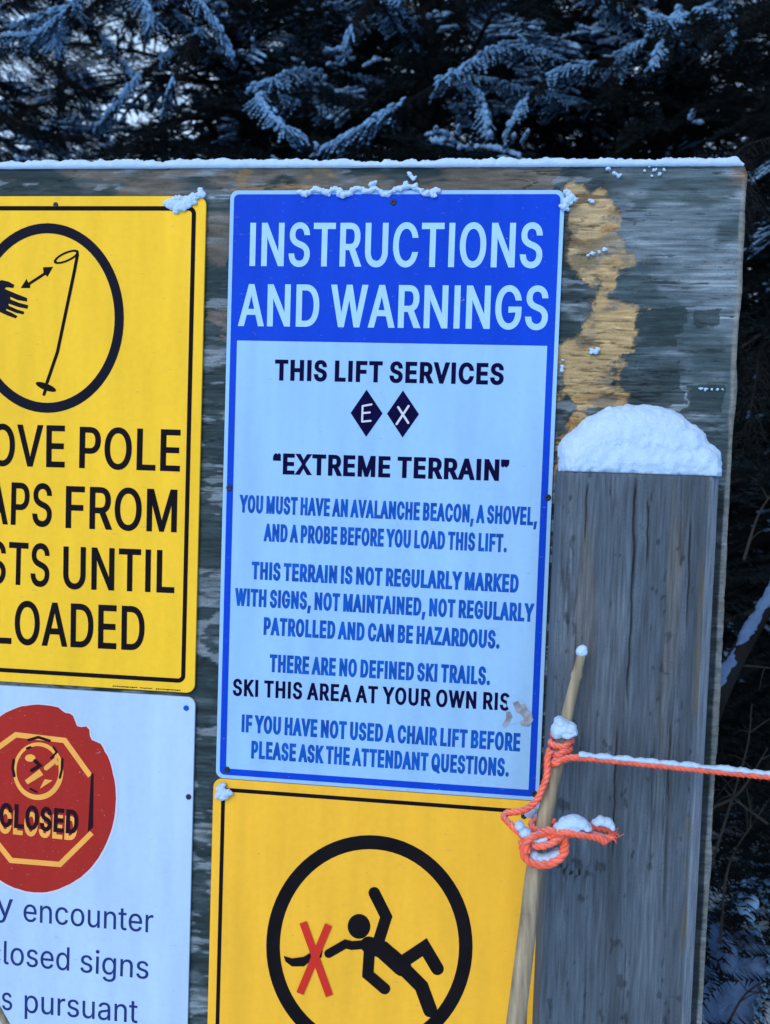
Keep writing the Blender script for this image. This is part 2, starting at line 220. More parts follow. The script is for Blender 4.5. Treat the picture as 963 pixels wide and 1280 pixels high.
GLYPHS = '''
A:480;16 0 201 509 276 509 463 0 395 0 287 302 282 317 276 334 270 352 264 372 257 394 250 420 241 447 232 478 245 478 236 447 228 419 220 393 213 371 206 351 201 333 195 317 191 302 85 0|110 142 110 199 370 199 370 142
B:456;60 0 60 509 241 509 266 508 289 504 310 499 329 491 345 481 359 469 371 456 381 442 388 426 394 410 397 392 398 374 397 358 395 344 392 331 387 320 380 310 373 301 365 293 356 286 347 280 336 275 326 270 315 267 315 262 327 261 339 257 351 252 363 245 374 237 385 227 394 216 402 203 409 189 414 173 417 155 418 136 417 117 413 100 408 83 400 67 390 52 377 39 362 28 344 18 324 10 301 4 275 1 247 0|125 57 245 57 272 58 296 63 315 70 330 80 341 92 349 105 354 120 355 137 355 149 352 161 348 173 342 184 335 194 327 203 317 211 306 218 293 224 279 228 264 230 248 231 125 231|125 285 238 285 252 286 265 288 277 291 288 296 299 302 308 309 316 317 323 326 329 337 333 348 335 359 336 372 334 388 330 403 323 417 313 429 299 439 283 446 263 450 240 452 125 452
C:510;267 -7 235 -5 205 1 177 11 150 25 126 42 104 63 86 88 70 115 57 146 48 179 42 215 40 254 42 293 48 329 57 362 70 393 86 421 104 445 126 466 150 484 177 498 205 508 235 514 267 516 286 515 305 513 323 509 340 504 357 498 373 490 388 481 402 471 415 460 427 447 438 433 448 418 456 402 463 385 469 367 473 348 408 348 405 361 401 373 395 384 389 395 382 404 375 413 366 421 357 428 348 435 337 440 327 445 315 449 304 452 292 454 280 455 267 456 245 454 223 450 203 443 184 432 166 419 150 403 137 385 125 364 116 340 109 314 105 285 103 254 105 223 109 194 116 168 125 145 137 123 151 105 166 89 184 76 203 66 223 59 245 54 267 53 280 53 292 55 304 57 315 60 327 64 337 69 348 74 357 81 366 88 375 96 382 105 389 114 395 125 401 136 405 148 408 160 473 160 469 142 463 124 457 107 448 91 438 76 428 62 416 49 402 38 388 28 373 19 357 11 341 5 323 0 305 -4 286 -6
D:502;219 0 96 0 96 57 215 57 244 58 272 63 296 70 318 81 337 94 354 110 368 128 379 149 388 172 394 198 398 226 399 255 398 285 394 312 388 337 379 361 368 381 354 399 338 415 320 428 299 438 275 446 249 450 221 452 93 452 93 509 225 509 261 507 294 501 325 492 353 478 377 461 399 441 418 418 433 391 446 361 455 329 460 293 462 255 460 217 455 181 446 149 433 119 417 92 398 68 376 48 351 31 322 17 291 8 256 2|125 509 125 0 60 0 60 509
E:419;60 0 60 509 372 509 372 452 125 452 125 286 355 286 355 229 125 229 125 57 375 57 375 0
F:410;60 0 60 509 369 509 369 452 125 452 125 278 346 278 346 221 125 221 125 0
G:520;269 -7 236 -5 205 1 176 11 149 25 125 43 104 64 85 88 69 116 57 146 47 179 42 215 40 254 42 293 47 329 57 362 69 393 85 421 103 445 125 466 149 484 175 498 203 508 233 514 265 516 285 515 304 513 322 509 340 504 358 497 374 489 389 480 403 469 416 458 429 445 439 431 449 416 458 401 465 384 470 367 474 349 408 349 404 361 399 372 393 383 387 393 380 403 373 411 365 420 356 427 347 434 337 439 326 444 315 448 304 452 291 454 279 455 265 456 243 454 222 450 202 443 183 432 166 419 150 404 137 385 125 364 116 340 109 314 105 285 103 254 105 223 109 194 116 168 125 145 137 124 151 105 166 90 184 76 203 66 224 59 246 54 269 53 290 54 309 57 328 63 345 71 360 81 374 93 386 107 396 123 404 141 410 160 414 180 415 202 434 199 283 199 283 256 478 256 478 200 476 170 471 141 463 115 451 91 436 69 419 50 399 33 377 19 352 8 326 0 298 -5
H:517;60 0 60 509 125 509 125 289 392 289 392 509 457 509 457 0 392 0 392 232 125 232 125 0
I:190;62 0 62 509 128 509 128 0
K:467;104 145 104 216 113 228 122 239 130 250 139 261 148 272 157 282 165 293 174 303 184 314 193 324 202 334 212 344 364 509 448 509 231 276 228 276|60 0 60 509 125 509 125 334 124 225 125 193 125 0|372 0 188 259 228 309 449 0
L:393;60 0 60 509 125 509 125 57 361 57 361 0
M:628;60 0 60 509 152 509 277 187 287 159 299 123 311 84 322 49 307 49 318 83 330 121 342 158 352 187 476 509 568 509 568 0 504 0 504 291 504 327 505 369 506 413 507 457 513 457 509 445 505 433 502 421 498 409 482 363 467 322 456 291 342 0 286 0 170 291 159 321 145 361 129 408 112 457 119 457 120 416 121 372 122 328 122 291 122 0
N:523;60 0 60 509 136 509 343 183 347 176 352 169 357 160 363 151 369 141 375 130 381 119 388 107 394 94 401 82 407 68 414 55 405 54 403 68 402 81 401 95 401 108 400 121 400 134 399 146 399 157 399 195 399 509 463 509 463 0 387 0 202 290 177 331 171 342 164 354 156 367 148 381 108 452 119 454 122 384 124 328 125 291 125 0
O:533;267 -7 235 -5 205 1 177 11 150 25 126 42 105 63 86 88 70 115 57 146 48 179 42 215 40 254 42 293 48 329 57 362 70 393 86 421 105 445 126 466 150 484 177 498 205 508 235 514 267 516 299 514 329 508 357 498 384 484 408 466 429 445 448 421 464 393 477 362 486 329 491 293 493 254 491 215 486 179 477 146 464 115 448 88 429 63 408 42 384 25 357 11 329 1 299 -5|267 53 289 54 310 59 330 66 349 76 367 89 383 105 396 123 408 144 418 168 425 194 429 223 430 254 429 286 425 314 418 341 408 365 396 386 383 404 367 420 349 433 330 443 310 450 289 454 267 456 245 454 223 450 203 443 184 433 167 420 151 404 137 385 125 364 116 340 109 314 105 285 103 254 105 223 109 194 116 168 125 144 137 123 151 105 167 89 184 76 203 66 223 59 245 54
P:445;60 0 60 509 235 509 263 507 289 503 312 497 332 487 350 476 366 462 379 447 390 430 398 411 404 391 407 370 409 348 407 325 404 304 398 284 390 265 379 248 366 233 350 219 332 207 312 198 289 191 263 187 235 186 109 186 109 242 233 242 252 243 269 246 284 250 297 256 308 264 318 272 327 282 333 294 338 306 342 319 344 333 344 348 344 362 342 376 338 389 333 402 326 413 318 423 308 431 297 439 284 444 268 449 251 451 232 452 125 452 125 0
Q:533;245 159 313 159 369 85 384 65 468 -48 401 -48 346 27 331 46|267 -7 235 -5 205 1 177 11 150 25 126 42 105 63 86 88 70 115 57 146 48 179 42 215 40 254 42 293 48 329 57 362 70 393 86 421 105 445 126 466 150 484 177 498 205 508 235 514 267 516 299 514 329 508 357 498 384 484 408 466 429 445 448 421 464 393 477 362 486 329 491 293 493 254 491 215 486 179 477 146 464 115 448 88 429 63 408 42 384 25 357 11 329 1 299 -5|267 53 289 54 310 59 330 66 349 76 367 89 383 105 396 123 408 144 418 168 425 194 429 223 430 254 429 286 425 314 418 341 408 365 396 386 383 404 367 420 349 433 330 443 310 450 289 454 267 456 245 454 223 450 203 443 184 433 167 420 151 404 137 385 125 364 116 340 109 314 105 285 103 254 105 223 109 194 116 168 125 144 137 123 151 105 167 89 184 76 203 66 223 59 245 54
R:449;60 0 60 509 236 509 264 507 290 504 313 497 333 489 351 478 367 465 380 450 390 433 399 415 405 395 408 374 409 352 408 330 405 309 399 290 390 271 380 255 367 240 351 228 333 217 312 209 289 203 264 199 236 198 96 198 96 255 234 255 252 256 269 258 284 262 298 267 309 273 319 281 327 290 334 300 339 312 342 324 344 338 345 352 344 367 342 380 339 393 334 405 327 415 319 425 309 433 298 440 284 445 269 449 252 451 233 452 125 452 125 0|353 0 230 229 303 229 428 0
S:447;224 -9 197 -8 172 -4 149 1 128 9 108 19 91 31 76 45 64 60 54 77 46 96 41 115 38 137 104 137 107 123 110 110 116 98 123 88 132 79 142 71 154 64 166 59 180 55 194 52 209 50 224 49 241 50 257 52 272 55 286 60 299 66 311 74 321 82 329 92 336 102 341 114 345 126 346 139 345 151 342 161 338 171 332 179 325 186 316 193 307 199 296 205 284 209 272 214 259 218 245 222 184 239 154 249 128 260 105 274 86 289 71 307 60 326 54 348 52 372 53 393 58 413 65 431 75 448 87 463 102 476 119 488 138 498 158 506 180 511 203 514 227 516 252 514 275 511 296 505 316 498 334 488 351 476 365 463 377 449 387 433 394 415 399 397 401 378 337 378 334 396 326 412 316 426 302 437 286 447 267 453 247 457 225 459 209 458 194 456 180 452 167 448 156 442 145 435 136 427 129 418 123 409 118 398 116 387 115 376 116 363 119 352 124 342 131 334 139 326 148 319 158 313 169 308 180 304 191 300 202 296 212 293 264 279 276 276 287 272 299 268 312 264 324 258 336 252 347 245 359 238 369 229 379 220 387 209 395 198 401 185 405 171 407 155 408 139 407 118 403 99 396 81 386 64 374 48 360 34 343 21 323 11 302 2 278 -4 252 -8
T:449;32 452 32 509 417 509 417 452 257 452 257 0 193 0 193 452
U:517;259 -8 230 -7 203 -2 177 5 154 15 133 28 114 43 98 60 85 80 74 101 66 124 62 148 60 173 60 509 124 509 124 178 125 160 128 144 133 128 141 113 150 99 160 87 173 77 187 68 203 61 220 56 239 53 259 52 279 53 298 56 315 61 331 68 345 77 357 87 368 99 377 113 384 128 389 144 392 160 393 178 393 509 457 509 457 173 456 148 451 124 443 101 433 80 419 60 403 43 384 28 363 15 340 5 315 -2 288 -7
V:480;204 0 16 509 84 509 192 206 197 192 203 176 209 158 215 137 222 115 230 89 239 61 248 31 235 31 244 62 252 90 260 115 267 138 274 158 279 176 285 192 290 206 395 509 463 509 278 0
W:686;155 0 16 509 82 509 163 196 166 183 170 171 173 158 175 145 187 94 189 80 192 67 195 53 197 40 189 40 192 53 194 67 197 80 200 94 203 107 205 120 208 133 211 145 224 196 306 509 380 509 462 196 465 183 468 171 471 158 474 145 486 94 489 80 492 67 494 53 497 40 488 40 491 53 493 67 496 80 499 94 502 107 504 120 507 133 510 145 523 196 603 509 670 509 530 0 455 0 368 323 363 339 359 356 355 373 351 391 347 410 344 431 340 452 336 475 350 475 346 453 342 433 339 413 335 395 331 377 327 359 323 341 318 323 230 0
X:474;18 0 217 284 217 236 29 509 104 509 178 400 185 389 192 379 198 370 204 361 209 353 214 345 219 337 223 329 228 321 233 312 238 302 243 292 232 292 252 329 257 337 261 345 266 353 272 361 298 400 374 509 446 509 259 239 259 287 456 0 382 0 292 129 268 165 263 173 259 180 254 188 250 195 245 203 241 212 236 221 230 231 244 231 239 222 235 213 230 204 225 196 221 189 216 181 211 174 206 166 182 129 91 0
Y:472;203 0 203 208 16 509 91 509 192 344 200 331 208 318 215 305 222 292 229 279 236 264 243 248 250 230 224 230 231 248 237 265 244 280 251 293 258 306 265 318 273 331 280 344 381 509 455 509 268 208 268 0
Z:438;42 0 42 46 273 385 281 396 289 408 298 419 306 431 315 442 323 453 332 464 341 476 348 454 332 454 317 453 301 453 285 452 270 452 254 452 238 452 223 452 40 452 40 509 397 509 397 462 169 129 160 117 152 105 143 93 134 81 97 33 90 54 106 55 121 56 137 56 152 57 168 57 183 57 199 57 214 57 399 57 399 0
.:188;95 -4 86 -4 78 -1 70 3 63 9 57 16 53 24 50 32 50 41 50 50 53 59 57 66 63 73 70 79 78 83 86 86 95 87 104 86 113 83 121 79 128 73 134 66 138 59 140 50 141 41 140 32 138 24 134 16 128 9 121 3 113 -1 104 -4
,:188;38 -119 68 71 137 71 84 -119
“:225;85 439 85 360 8 360 8 429 23 474 63 509 81 489 55 464 48 439|190 439 190 360 113 360 113 429 128 474 168 509 186 489 160 464 153 439
”:225;8 430 8 509 85 509 85 440 70 395 30 360 12 380 38 405 45 430|113 430 113 509 190 509 190 440 175 395 135 360 117 380 143 405 150 430
a:389;160 -9 142 -8 126 -5 110 -1 94 5 80 12 68 22 57 32 48 45 40 58 35 73 31 90 30 108 31 123 34 138 38 150 43 161 50 171 58 179 67 187 78 193 89 199 100 203 112 207 125 211 138 213 152 216 165 218 178 220 234 227 244 228 252 230 259 232 265 235 270 238 273 243 275 248 276 255 276 257 275 268 273 279 271 288 267 297 262 304 256 311 248 317 240 322 230 326 220 329 208 330 196 331 183 330 171 329 159 326 149 322 140 318 132 313 124 307 118 301 112 294 107 288 103 281 100 274 41 291 48 308 57 322 67 335 79 346 91 355 104 364 118 370 133 375 148 379 163 382 179 384 194 384 204 384 215 383 227 382 239 379 251 376 263 372 275 367 286 360 296 353 306 343 315 333 322 320 329 306 333 290 336 272 337 251 337 0 277 0 277 52 272 52 269 45 264 38 258 32 252 25 244 18 236 12 226 6 215 1 203 -3 190 -6 176 -8|170 45 187 46 202 49 216 53 228 59 239 66 248 74 257 83 263 93 269 104 272 115 275 126 276 138 276 190 273 188 270 186 265 184 259 182 253 180 246 179 239 177 231 176 200 171 175 168 165 166 154 164 144 162 134 159 125 155 117 150 110 145 103 139 98 132 95 124 93 115 92 105 92 95 94 87 98 79 102 72 107 66 114 61 121 56 130 52 139 49 149 47 159 46
b:424;229 -8 213 -7 198 -5 184 -1 172 4 162 10 153 17 145 24 138 31 132 39 127 46 122 53 118 59 112 59 112 0 53 0 53 509 114 509 114 319 118 319 122 325 127 331 132 338 137 346 144 353 152 360 161 367 171 373 183 378 197 381 212 384 229 384 252 383 274 378 294 371 313 361 330 347 345 332 359 313 370 293 379 270 385 245 389 218 390 189 389 160 385 133 379 108 370 84 359 64 346 45 330 29 313 16 294 5 274 -2 252 -7|220 47 237 48 253 51 267 57 279 66 291 76 301 88 309 101 316 117 321 133 325 151 327 170 328 189 327 209 325 227 321 245 316 261 309 276 301 290 291 301 280 311 267 319 253 325 237 329 220 330 203 329 188 325 174 320 161 312 150 302 140 291 132 278 125 263 120 247 116 229 113 210 113 189 113 169 116 150 120 132 125 115 132 100 140 86 150 75 162 65 174 57 188 51 204 48
c:396;207 -8 182 -7 159 -2 137 6 117 16 98 30 82 46 68 64 56 85 46 108 40 133 36 159 34 187 36 216 40 243 46 268 56 291 68 312 82 330 98 346 117 360 137 371 159 378 182 383 207 384 221 384 234 383 247 380 260 377 272 373 284 368 295 362 305 356 315 349 324 341 332 332 340 322 347 312 353 301 358 289 362 277 303 262 301 269 298 276 294 283 290 289 286 295 281 301 276 306 270 311 264 315 257 319 250 322 242 325 234 327 226 329 217 329 207 330 189 329 173 325 158 319 145 310 134 300 124 287 115 274 108 258 103 242 99 224 97 206 96 187 97 169 99 151 103 134 108 117 115 102 124 89 134 76 145 66 158 57 173 51 189 48 207 46 217 47 226 48 234 49 243 52 250 54 258 58 264 62 271 66 277 71 282 76 287 82 292 89 296 95 299 102 302 110 304 117 363 102 359 90 354 78 348 67 341 56 334 46 325 37 316 29 306 21 296 15 285 9 273 4 261 -1 248 -4 235 -6 221 -8
d:424;195 -8 172 -7 151 -2 130 5 111 16 94 29 79 45 66 64 55 84 46 108 39 133 35 160 34 189 35 218 39 245 46 270 55 293 66 313 79 332 95 347 112 361 131 371 151 378 173 383 196 384 213 384 228 381 241 378 253 373 263 367 272 360 280 353 287 346 293 338 298 331 303 325 306 319 311 319 311 509 372 509 372 0 313 0 313 59 307 59 303 53 298 46 293 39 287 31 280 24 272 17 263 10 252 4 241 -1 227 -5 212 -7|205 47 221 48 236 51 250 57 263 65 274 75 284 86 293 100 299 115 305 132 309 150 311 169 312 189 311 210 309 229 305 247 300 263 293 278 284 291 275 302 263 312 251 320 237 325 221 329 205 330 187 329 172 325 157 319 145 311 133 301 124 290 115 276 108 261 103 245 99 227 97 209 96 189 97 170 99 151 103 133 109 117 115 101 124 88 134 76 145 66 158 57 172 51 188 48
e:404;212 -8 185 -7 161 -2 138 6 117 16 98 30 82 46 68 64 56 85 46 108 40 132 35 159 34 187 35 215 39 242 46 267 55 290 67 311 81 329 97 346 115 359 135 370 157 378 180 383 205 384 221 384 236 382 251 379 266 374 280 368 294 361 307 351 319 341 331 329 341 315 350 299 357 282 363 263 368 242 370 219 371 194 371 169 75 169 75 221 338 221 310 202 309 220 307 237 303 254 298 269 291 282 283 294 273 305 263 314 250 321 237 326 222 329 205 330 189 329 173 326 159 321 146 313 135 304 125 294 116 282 109 270 103 256 99 241 97 226 96 211 96 178 97 157 100 139 104 122 110 106 118 92 128 80 139 70 151 61 165 55 179 50 195 47 212 46 224 47 234 48 244 50 254 53 263 56 271 61 278 66 285 73 292 80 297 88 302 96 306 105 365 91 360 77 353 63 345 51 335 39 324 29 311 19 298 11 283 4 266 -1 249 -5 231 -7
g:425;207 -151 187 -150 168 -148 150 -144 134 -140 119 -134 105 -127 93 -119 82 -110 73 -101 64 -91 57 -80 51 -69 101 -41 106 -47 110 -53 116 -59 122 -66 128 -72 136 -78 145 -83 154 -88 165 -92 178 -95 192 -97 207 -97 229 -96 249 -92 267 -85 282 -75 295 -62 304 -47 310 -28 311 -6 311 68 306 68 302 62 298 56 293 49 287 41 280 34 272 28 263 21 252 16 241 11 227 8 212 5 195 5 173 6 152 10 132 17 113 27 95 39 80 53 67 71 55 90 46 112 39 136 35 163 34 191 35 220 39 246 46 271 55 293 66 314 80 332 95 347 112 361 131 371 152 378 173 383 196 384 213 384 228 382 242 378 253 373 264 367 273 360 281 353 288 346 294 338 299 331 304 325 308 319 313 319 313 379 372 379 372 -9 371 -32 367 -54 360 -73 350 -90 338 -104 324 -117 308 -127 291 -136 271 -142 251 -147 229 -150|205 59 222 60 237 63 251 68 264 75 275 84 285 95 293 107 300 121 305 137 309 154 312 172 312 193 312 212 309 231 305 248 300 264 293 278 285 291 275 303 264 312 251 320 237 325 222 329 205 330 188 329 172 325 158 320 145 312 134 302 124 290 115 277 109 262 103 246 99 229 97 212 96 193 97 173 99 155 103 138 109 123 116 108 124 96 134 85 145 76 158 68 172 63 188 60
h:410;114 227 114 0 53 0 53 509 114 509 114 287 102 287 112 312 124 332 137 349 152 362 169 372 187 379 207 383 227 384 246 383 264 380 280 376 295 369 309 360 321 349 332 336 341 321 348 304 353 285 356 264 357 240 357 0 296 0 296 235 295 256 290 275 283 291 273 304 260 315 246 323 229 328 210 329 197 328 184 326 172 322 161 317 150 311 141 303 133 293 126 283 121 271 117 257 114 243
i:167;53 0 53 379 114 379 114 0|84 443 75 444 67 446 60 449 54 455 48 461 44 468 42 475 41 483 42 491 44 499 48 506 54 512 60 517 67 521 75 523 84 524 92 523 100 521 107 517 114 512 119 506 123 499 126 491 126 483 126 475 123 468 119 461 114 455 107 449 100 446 92 444
l:189;139 -2 119 -1 101 3 86 10 74 20 65 33 58 47 54 65 53 84 53 509 114 509 114 99 114 87 115 77 117 68 120 62 124 58 130 54 137 53 146 52 160 53 170 54 181 3 162 -1 156 -2 151 -2 145 -2
m:610;53 0 53 379 112 379 112 295 108 295 112 310 118 323 125 335 132 346 141 355 151 363 161 370 172 376 183 380 195 384 207 386 219 386 239 385 257 380 273 372 287 361 299 347 309 331 316 314 321 295 312 295 317 308 322 321 329 332 337 343 347 353 357 361 368 369 381 375 394 380 407 383 422 385 437 386 453 385 468 383 483 378 497 372 510 364 522 354 532 342 541 328 548 313 553 296 556 276 557 255 557 0 496 0 496 254 494 273 490 289 483 302 473 313 460 321 447 326 433 329 419 330 406 330 395 328 384 324 374 320 365 314 358 307 351 299 345 290 341 280 338 270 336 259 335 247 335 0 274 0 274 260 273 275 269 288 262 301 253 311 242 320 229 326 215 329 199 330 188 330 178 328 168 325 158 320 148 314 140 307 132 299 126 289 121 278 117 266 114 253 114 238 114 0
n:410;114 227 114 0 53 0 53 379 112 379 112 287 102 287 112 312 124 332 137 349 152 362 169 372 187 379 207 383 227 384 246 383 264 380 280 376 295 369 309 360 321 349 332 336 341 321 348 304 353 285 356 264 357 240 357 0 296 0 296 235 295 256 290 275 283 291 273 304 260 315 246 323 229 328 210 329 197 328 184 326 172 322 161 317 150 311 141 303 133 293 126 283 121 271 117 257 114 243
o:415;207 -8 182 -7 159 -2 137 6 117 16 98 30 82 46 68 64 56 85 46 108 40 133 36 159 34 187 36 216 40 243 46 268 56 291 68 312 82 330 98 346 117 360 137 371 159 378 182 383 207 384 233 383 256 378 278 371 299 360 317 346 333 330 347 312 359 291 369 268 376 243 380 216 381 187 380 159 376 133 369 108 359 85 347 64 333 46 317 30 299 16 278 6 256 -2 233 -7|207 46 226 48 242 51 257 57 270 66 282 76 292 89 300 102 307 117 312 134 316 151 318 169 319 187 318 206 316 224 312 242 307 258 300 274 292 287 282 300 270 310 257 319 242 325 226 329 207 330 189 329 173 325 158 319 145 310 134 300 124 287 115 274 108 258 103 242 99 224 97 206 96 187 97 169 99 151 103 134 108 117 115 102 124 89 134 76 145 66 158 57 173 51 189 48
p:424;53 -143 53 379 112 379 112 319 118 319 122 325 126 331 131 338 137 346 144 353 152 360 161 367 171 373 183 378 197 381 212 384 229 384 252 383 274 378 294 371 313 361 330 347 345 332 359 313 370 293 379 270 385 245 389 218 390 189 389 160 385 133 379 108 370 84 359 64 346 45 330 29 313 16 294 5 274 -2 252 -7 229 -8 213 -7 198 -5 184 -1 173 4 162 10 153 17 145 24 138 31 132 39 127 46 122 53 118 59 114 59 114 -143|220 47 237 48 253 51 267 57 279 66 291 76 301 88 309 101 316 117 321 133 325 151 327 170 328 189 327 209 325 227 321 245 316 261 309 276 301 290 291 301 280 311 267 319 253 325 237 329 220 330 203 329 188 325 174 320 161 312 150 302 140 291 132 278 125 263 120 247 116 229 113 210 113 189 113 169 116 150 120 132 125 115 132 100 140 86 150 75 162 65 174 57 188 51 204 48
r:259;53 0 53 379 112 379 112 321 115 321 122 335 130 347 140 358 152 367 166 375 181 380 196 384 213 385 229 384 243 384 243 322 230 324 224 325 219 325 213 326 207 326 194 325 182 323 170 319 159 315 149 309 140 301 132 293 126 284 121 273 117 262 114 250 114 237 114 0
s:365;182 -8 163 -7 145 -5 128 -2 112 3 98 10 84 18 72 27 62 38 53 50 45 63 40 78 36 94 94 107 99 92 105 79 114 69 124 60 136 54 150 49 165 46 181 45 200 46 217 50 232 55 244 62 255 71 262 81 267 91 268 103 267 112 265 121 260 129 254 136 246 142 237 147 225 151 212 155 149 170 125 177 104 186 87 196 72 208 61 222 53 237 48 255 47 274 48 290 51 305 57 319 65 332 75 343 87 354 100 363 115 370 131 377 149 381 167 384 187 384 206 384 223 381 239 378 254 372 267 366 279 358 290 349 299 339 307 328 314 316 319 303 324 290 268 277 264 288 258 298 251 307 243 316 232 323 219 328 205 331 187 333 171 332 156 329 143 324 131 317 121 308 114 299 110 289 109 277 110 267 112 258 117 250 124 243 133 237 144 232 157 227 172 223 229 209 254 202 275 194 292 183 306 171 317 158 325 142 330 125 331 107 330 90 326 75 321 61 312 47 302 35 290 24 276 15 260 6 242 0 223 -5 203 -7
t:227;204 379 204 327 6 327 6 379|65 471 126 471 126 98 127 86 128 76 132 68 136 61 142 56 150 53 159 51 170 50 185 51 202 54 213 2 208 0 203 -1 198 -2 192 -3 186 -3 180 -4 174 -4 168 -4 145 -3 125 2 107 10 92 21 80 35 72 52 67 71 65 93
u:410;182 -5 164 -4 146 -1 130 4 115 11 101 20 89 31 78 44 69 59 62 76 57 95 54 116 53 139 53 379 114 379 114 144 115 123 119 105 127 89 137 75 150 64 164 56 181 52 200 50 213 51 226 53 238 57 249 62 259 69 268 77 276 86 283 97 289 109 293 122 295 137 296 153 296 379 357 379 357 0 298 0 298 92 307 92 297 67 286 47 272 30 257 17 240 7 222 0 203 -4
y:389;47 -139 61 -86 71 -87 80 -89 88 -90 96 -90 104 -89 111 -87 118 -84 124 -80 130 -74 136 -67 141 -58 146 -48 151 -36 163 -1 17 379 84 379 165 155 171 138 177 121 182 104 187 87 191 70 196 53 201 37 206 21 184 21 188 37 193 53 198 70 202 87 207 104 212 121 218 138 224 155 305 379 371 379 204 -58 198 -72 191 -85 184 -97 177 -107 168 -116 159 -124 150 -130 139 -136 128 -140 117 -143 104 -145 91 -145 84 -145 77 -145 71 -144 65 -143 59 -142 54 -141 51 -140
'''

# ------------------------------------------------------------------ weathered wood: one heightfield face with its own weathering and painted light and shade
def wear_and_light_mat(name, fine_scale, stretch, bumpd, rough=0.8):
    m = bpy.data.materials.new(name); m.use_nodes = True
    n = m.node_tree.nodes; l = m.node_tree.links; p = n['Principled BSDF']
    a = n.new('ShaderNodeAttribute'); a.attribute_name = 'wear'
    tc = n.new('ShaderNodeTexCoord'); mp = n.new('ShaderNodeMapping'); mp.inputs['Scale'].default_value = stretch; l.new(tc.outputs['Object'], mp.inputs[0])
    t = n.new('ShaderNodeTexNoise'); t.inputs['Scale'].default_value = fine_scale; t.inputs['Detail'].default_value = 6; l.new(mp.outputs[0], t.inputs['Vector'])
    mr = n.new('ShaderNodeMapRange'); mr.inputs[1].default_value = 0.3; mr.inputs[2].default_value = 0.7; mr.inputs[3].default_value = 0.68; mr.inputs[4].default_value = 1.32; l.new(t.outputs[0], mr.inputs[0])
    mx = n.new('ShaderNodeVectorMath'); mx.operation = 'SCALE'; l.new(a.outputs['Color'], mx.inputs[0]); 
    t2 = n.new('ShaderNodeTexNoise'); t2.inputs['Scale'].default_value = 750; t2.inputs['Detail'].default_value = 3; l.new(tc.outputs['Object'], t2.inputs['Vector'])
    m2 = n.new('ShaderNodeMapRange'); m2.inputs[1].default_value = .3; m2.inputs[2].default_value = .7; m2.inputs[3].default_value = .74; m2.inputs[4].default_value = 1.26; l.new(t2.outputs[0], m2.inputs[0])
    mm = n.new('ShaderNodeMath'); mm.operation = 'MULTIPLY'; l.new(mr.outputs[0], mm.inputs[0]); l.new(m2.outputs[0], mm.inputs[1]); l.new(mm.outputs[0], mx.inputs['Scale'])
    l.new(mx.outputs[0], p.inputs['Base Color']); p.inputs['Roughness'].default_value = rough; p.inputs['Specular IOR Level'].default_value = 0.3
    b = n.new('ShaderNodeBump'); b.inputs['Distance'].default_value = bumpd; b.inputs['Strength'].default_value = 0.9; l.new(t.outputs[0], b.inputs['Height']); l.new(b.outputs[0], p.inputs['Normal'])
    return m
M_ply = wear_and_light_mat('weathered plywood', 170, (0.16, 1, 1), 0.0016)
M_post = wear_and_light_mat('weathered post wood', 260, (1, 1, 0.06), 0.0010)

def inpoly(X, Z, poly):
    r = np.zeros(X.shape, bool); n = len(poly)
    for i in range(n):
        x0, z0 = poly[i]; x1, z1 = poly[(i + 1) % n]
        if z0 == z1: continue
        c = ((z0 > Z) != (z1 > Z)) & (X < (x1 - x0) * (Z - z0) / (z1 - z0) + x0)
        r ^= c
    return r
def pxpoly(pts, y=0.0): return [(p[0], p[2]) for p in (at(u, v, y) for u, v in pts)]
def lerp(a, b, t): return a + (b - a) * t[..., None]
def colr(*c): return np.array(c)

def field_slab(name, parent, material, xs, zs, Y, thick, colour, outline=None, smooth=False, grade=(1, 1, 1)):
    """front face = heightfield Y[z,x] facing -Y; flat back at Y=thick; colour per vertex"""
    nx, nz = len(xs), len(zs)
    X, Z = np.meshgrid(xs, zs)
    if outline is not None: X, Z = outline(X, Z)
    V = np.stack([X, Y, Z], -1).reshape(-1, 3)
    I = np.arange(nx * nz).reshape(nz, nx)
    q = np.stack([I[:-1, :-1], I[:-1, 1:], I[1:, 1:], I[1:, :-1]], -1).reshape(-1, 4)
    ring = np.concatenate([I[0, :], I[1:, -1], I[-1, -2::-1], I[-2:0:-1, 0]])
    B = V[ring].copy(); B[:, 1] = thick
    base = len(V); V2 = np.concatenate([V, B, [[X.mean(), thick, Z.mean()]]])
    k = np.arange(len(ring)); k2 = (k + 1) % len(ring)
    side = np.stack([ring[k2], ring[k], base + k, base + k2], -1)
    back = np.stack([base + k2, base + k, np.full(len(ring), base + len(ring)), np.full(len(ring), base + len(ring))], -1)
    o = mesh_obj(name, V2, np.concatenate([q, side]), material, parent, smooth)
    me = o.data
    colour = colour * np.array(grade)
    col = np.concatenate([colour.reshape(-1, 3), colour.reshape(-1, 3)[ring], [[.1, .1, .1]]])
    col = np.concatenate([col, np.ones((len(col), 1))], 1)
    at_ = me.color_attributes.new('wear', 'FLOAT_COLOR', 'POINT'); at_.data.foreach_set('color', col.astype(np.float32).ravel())
    return o

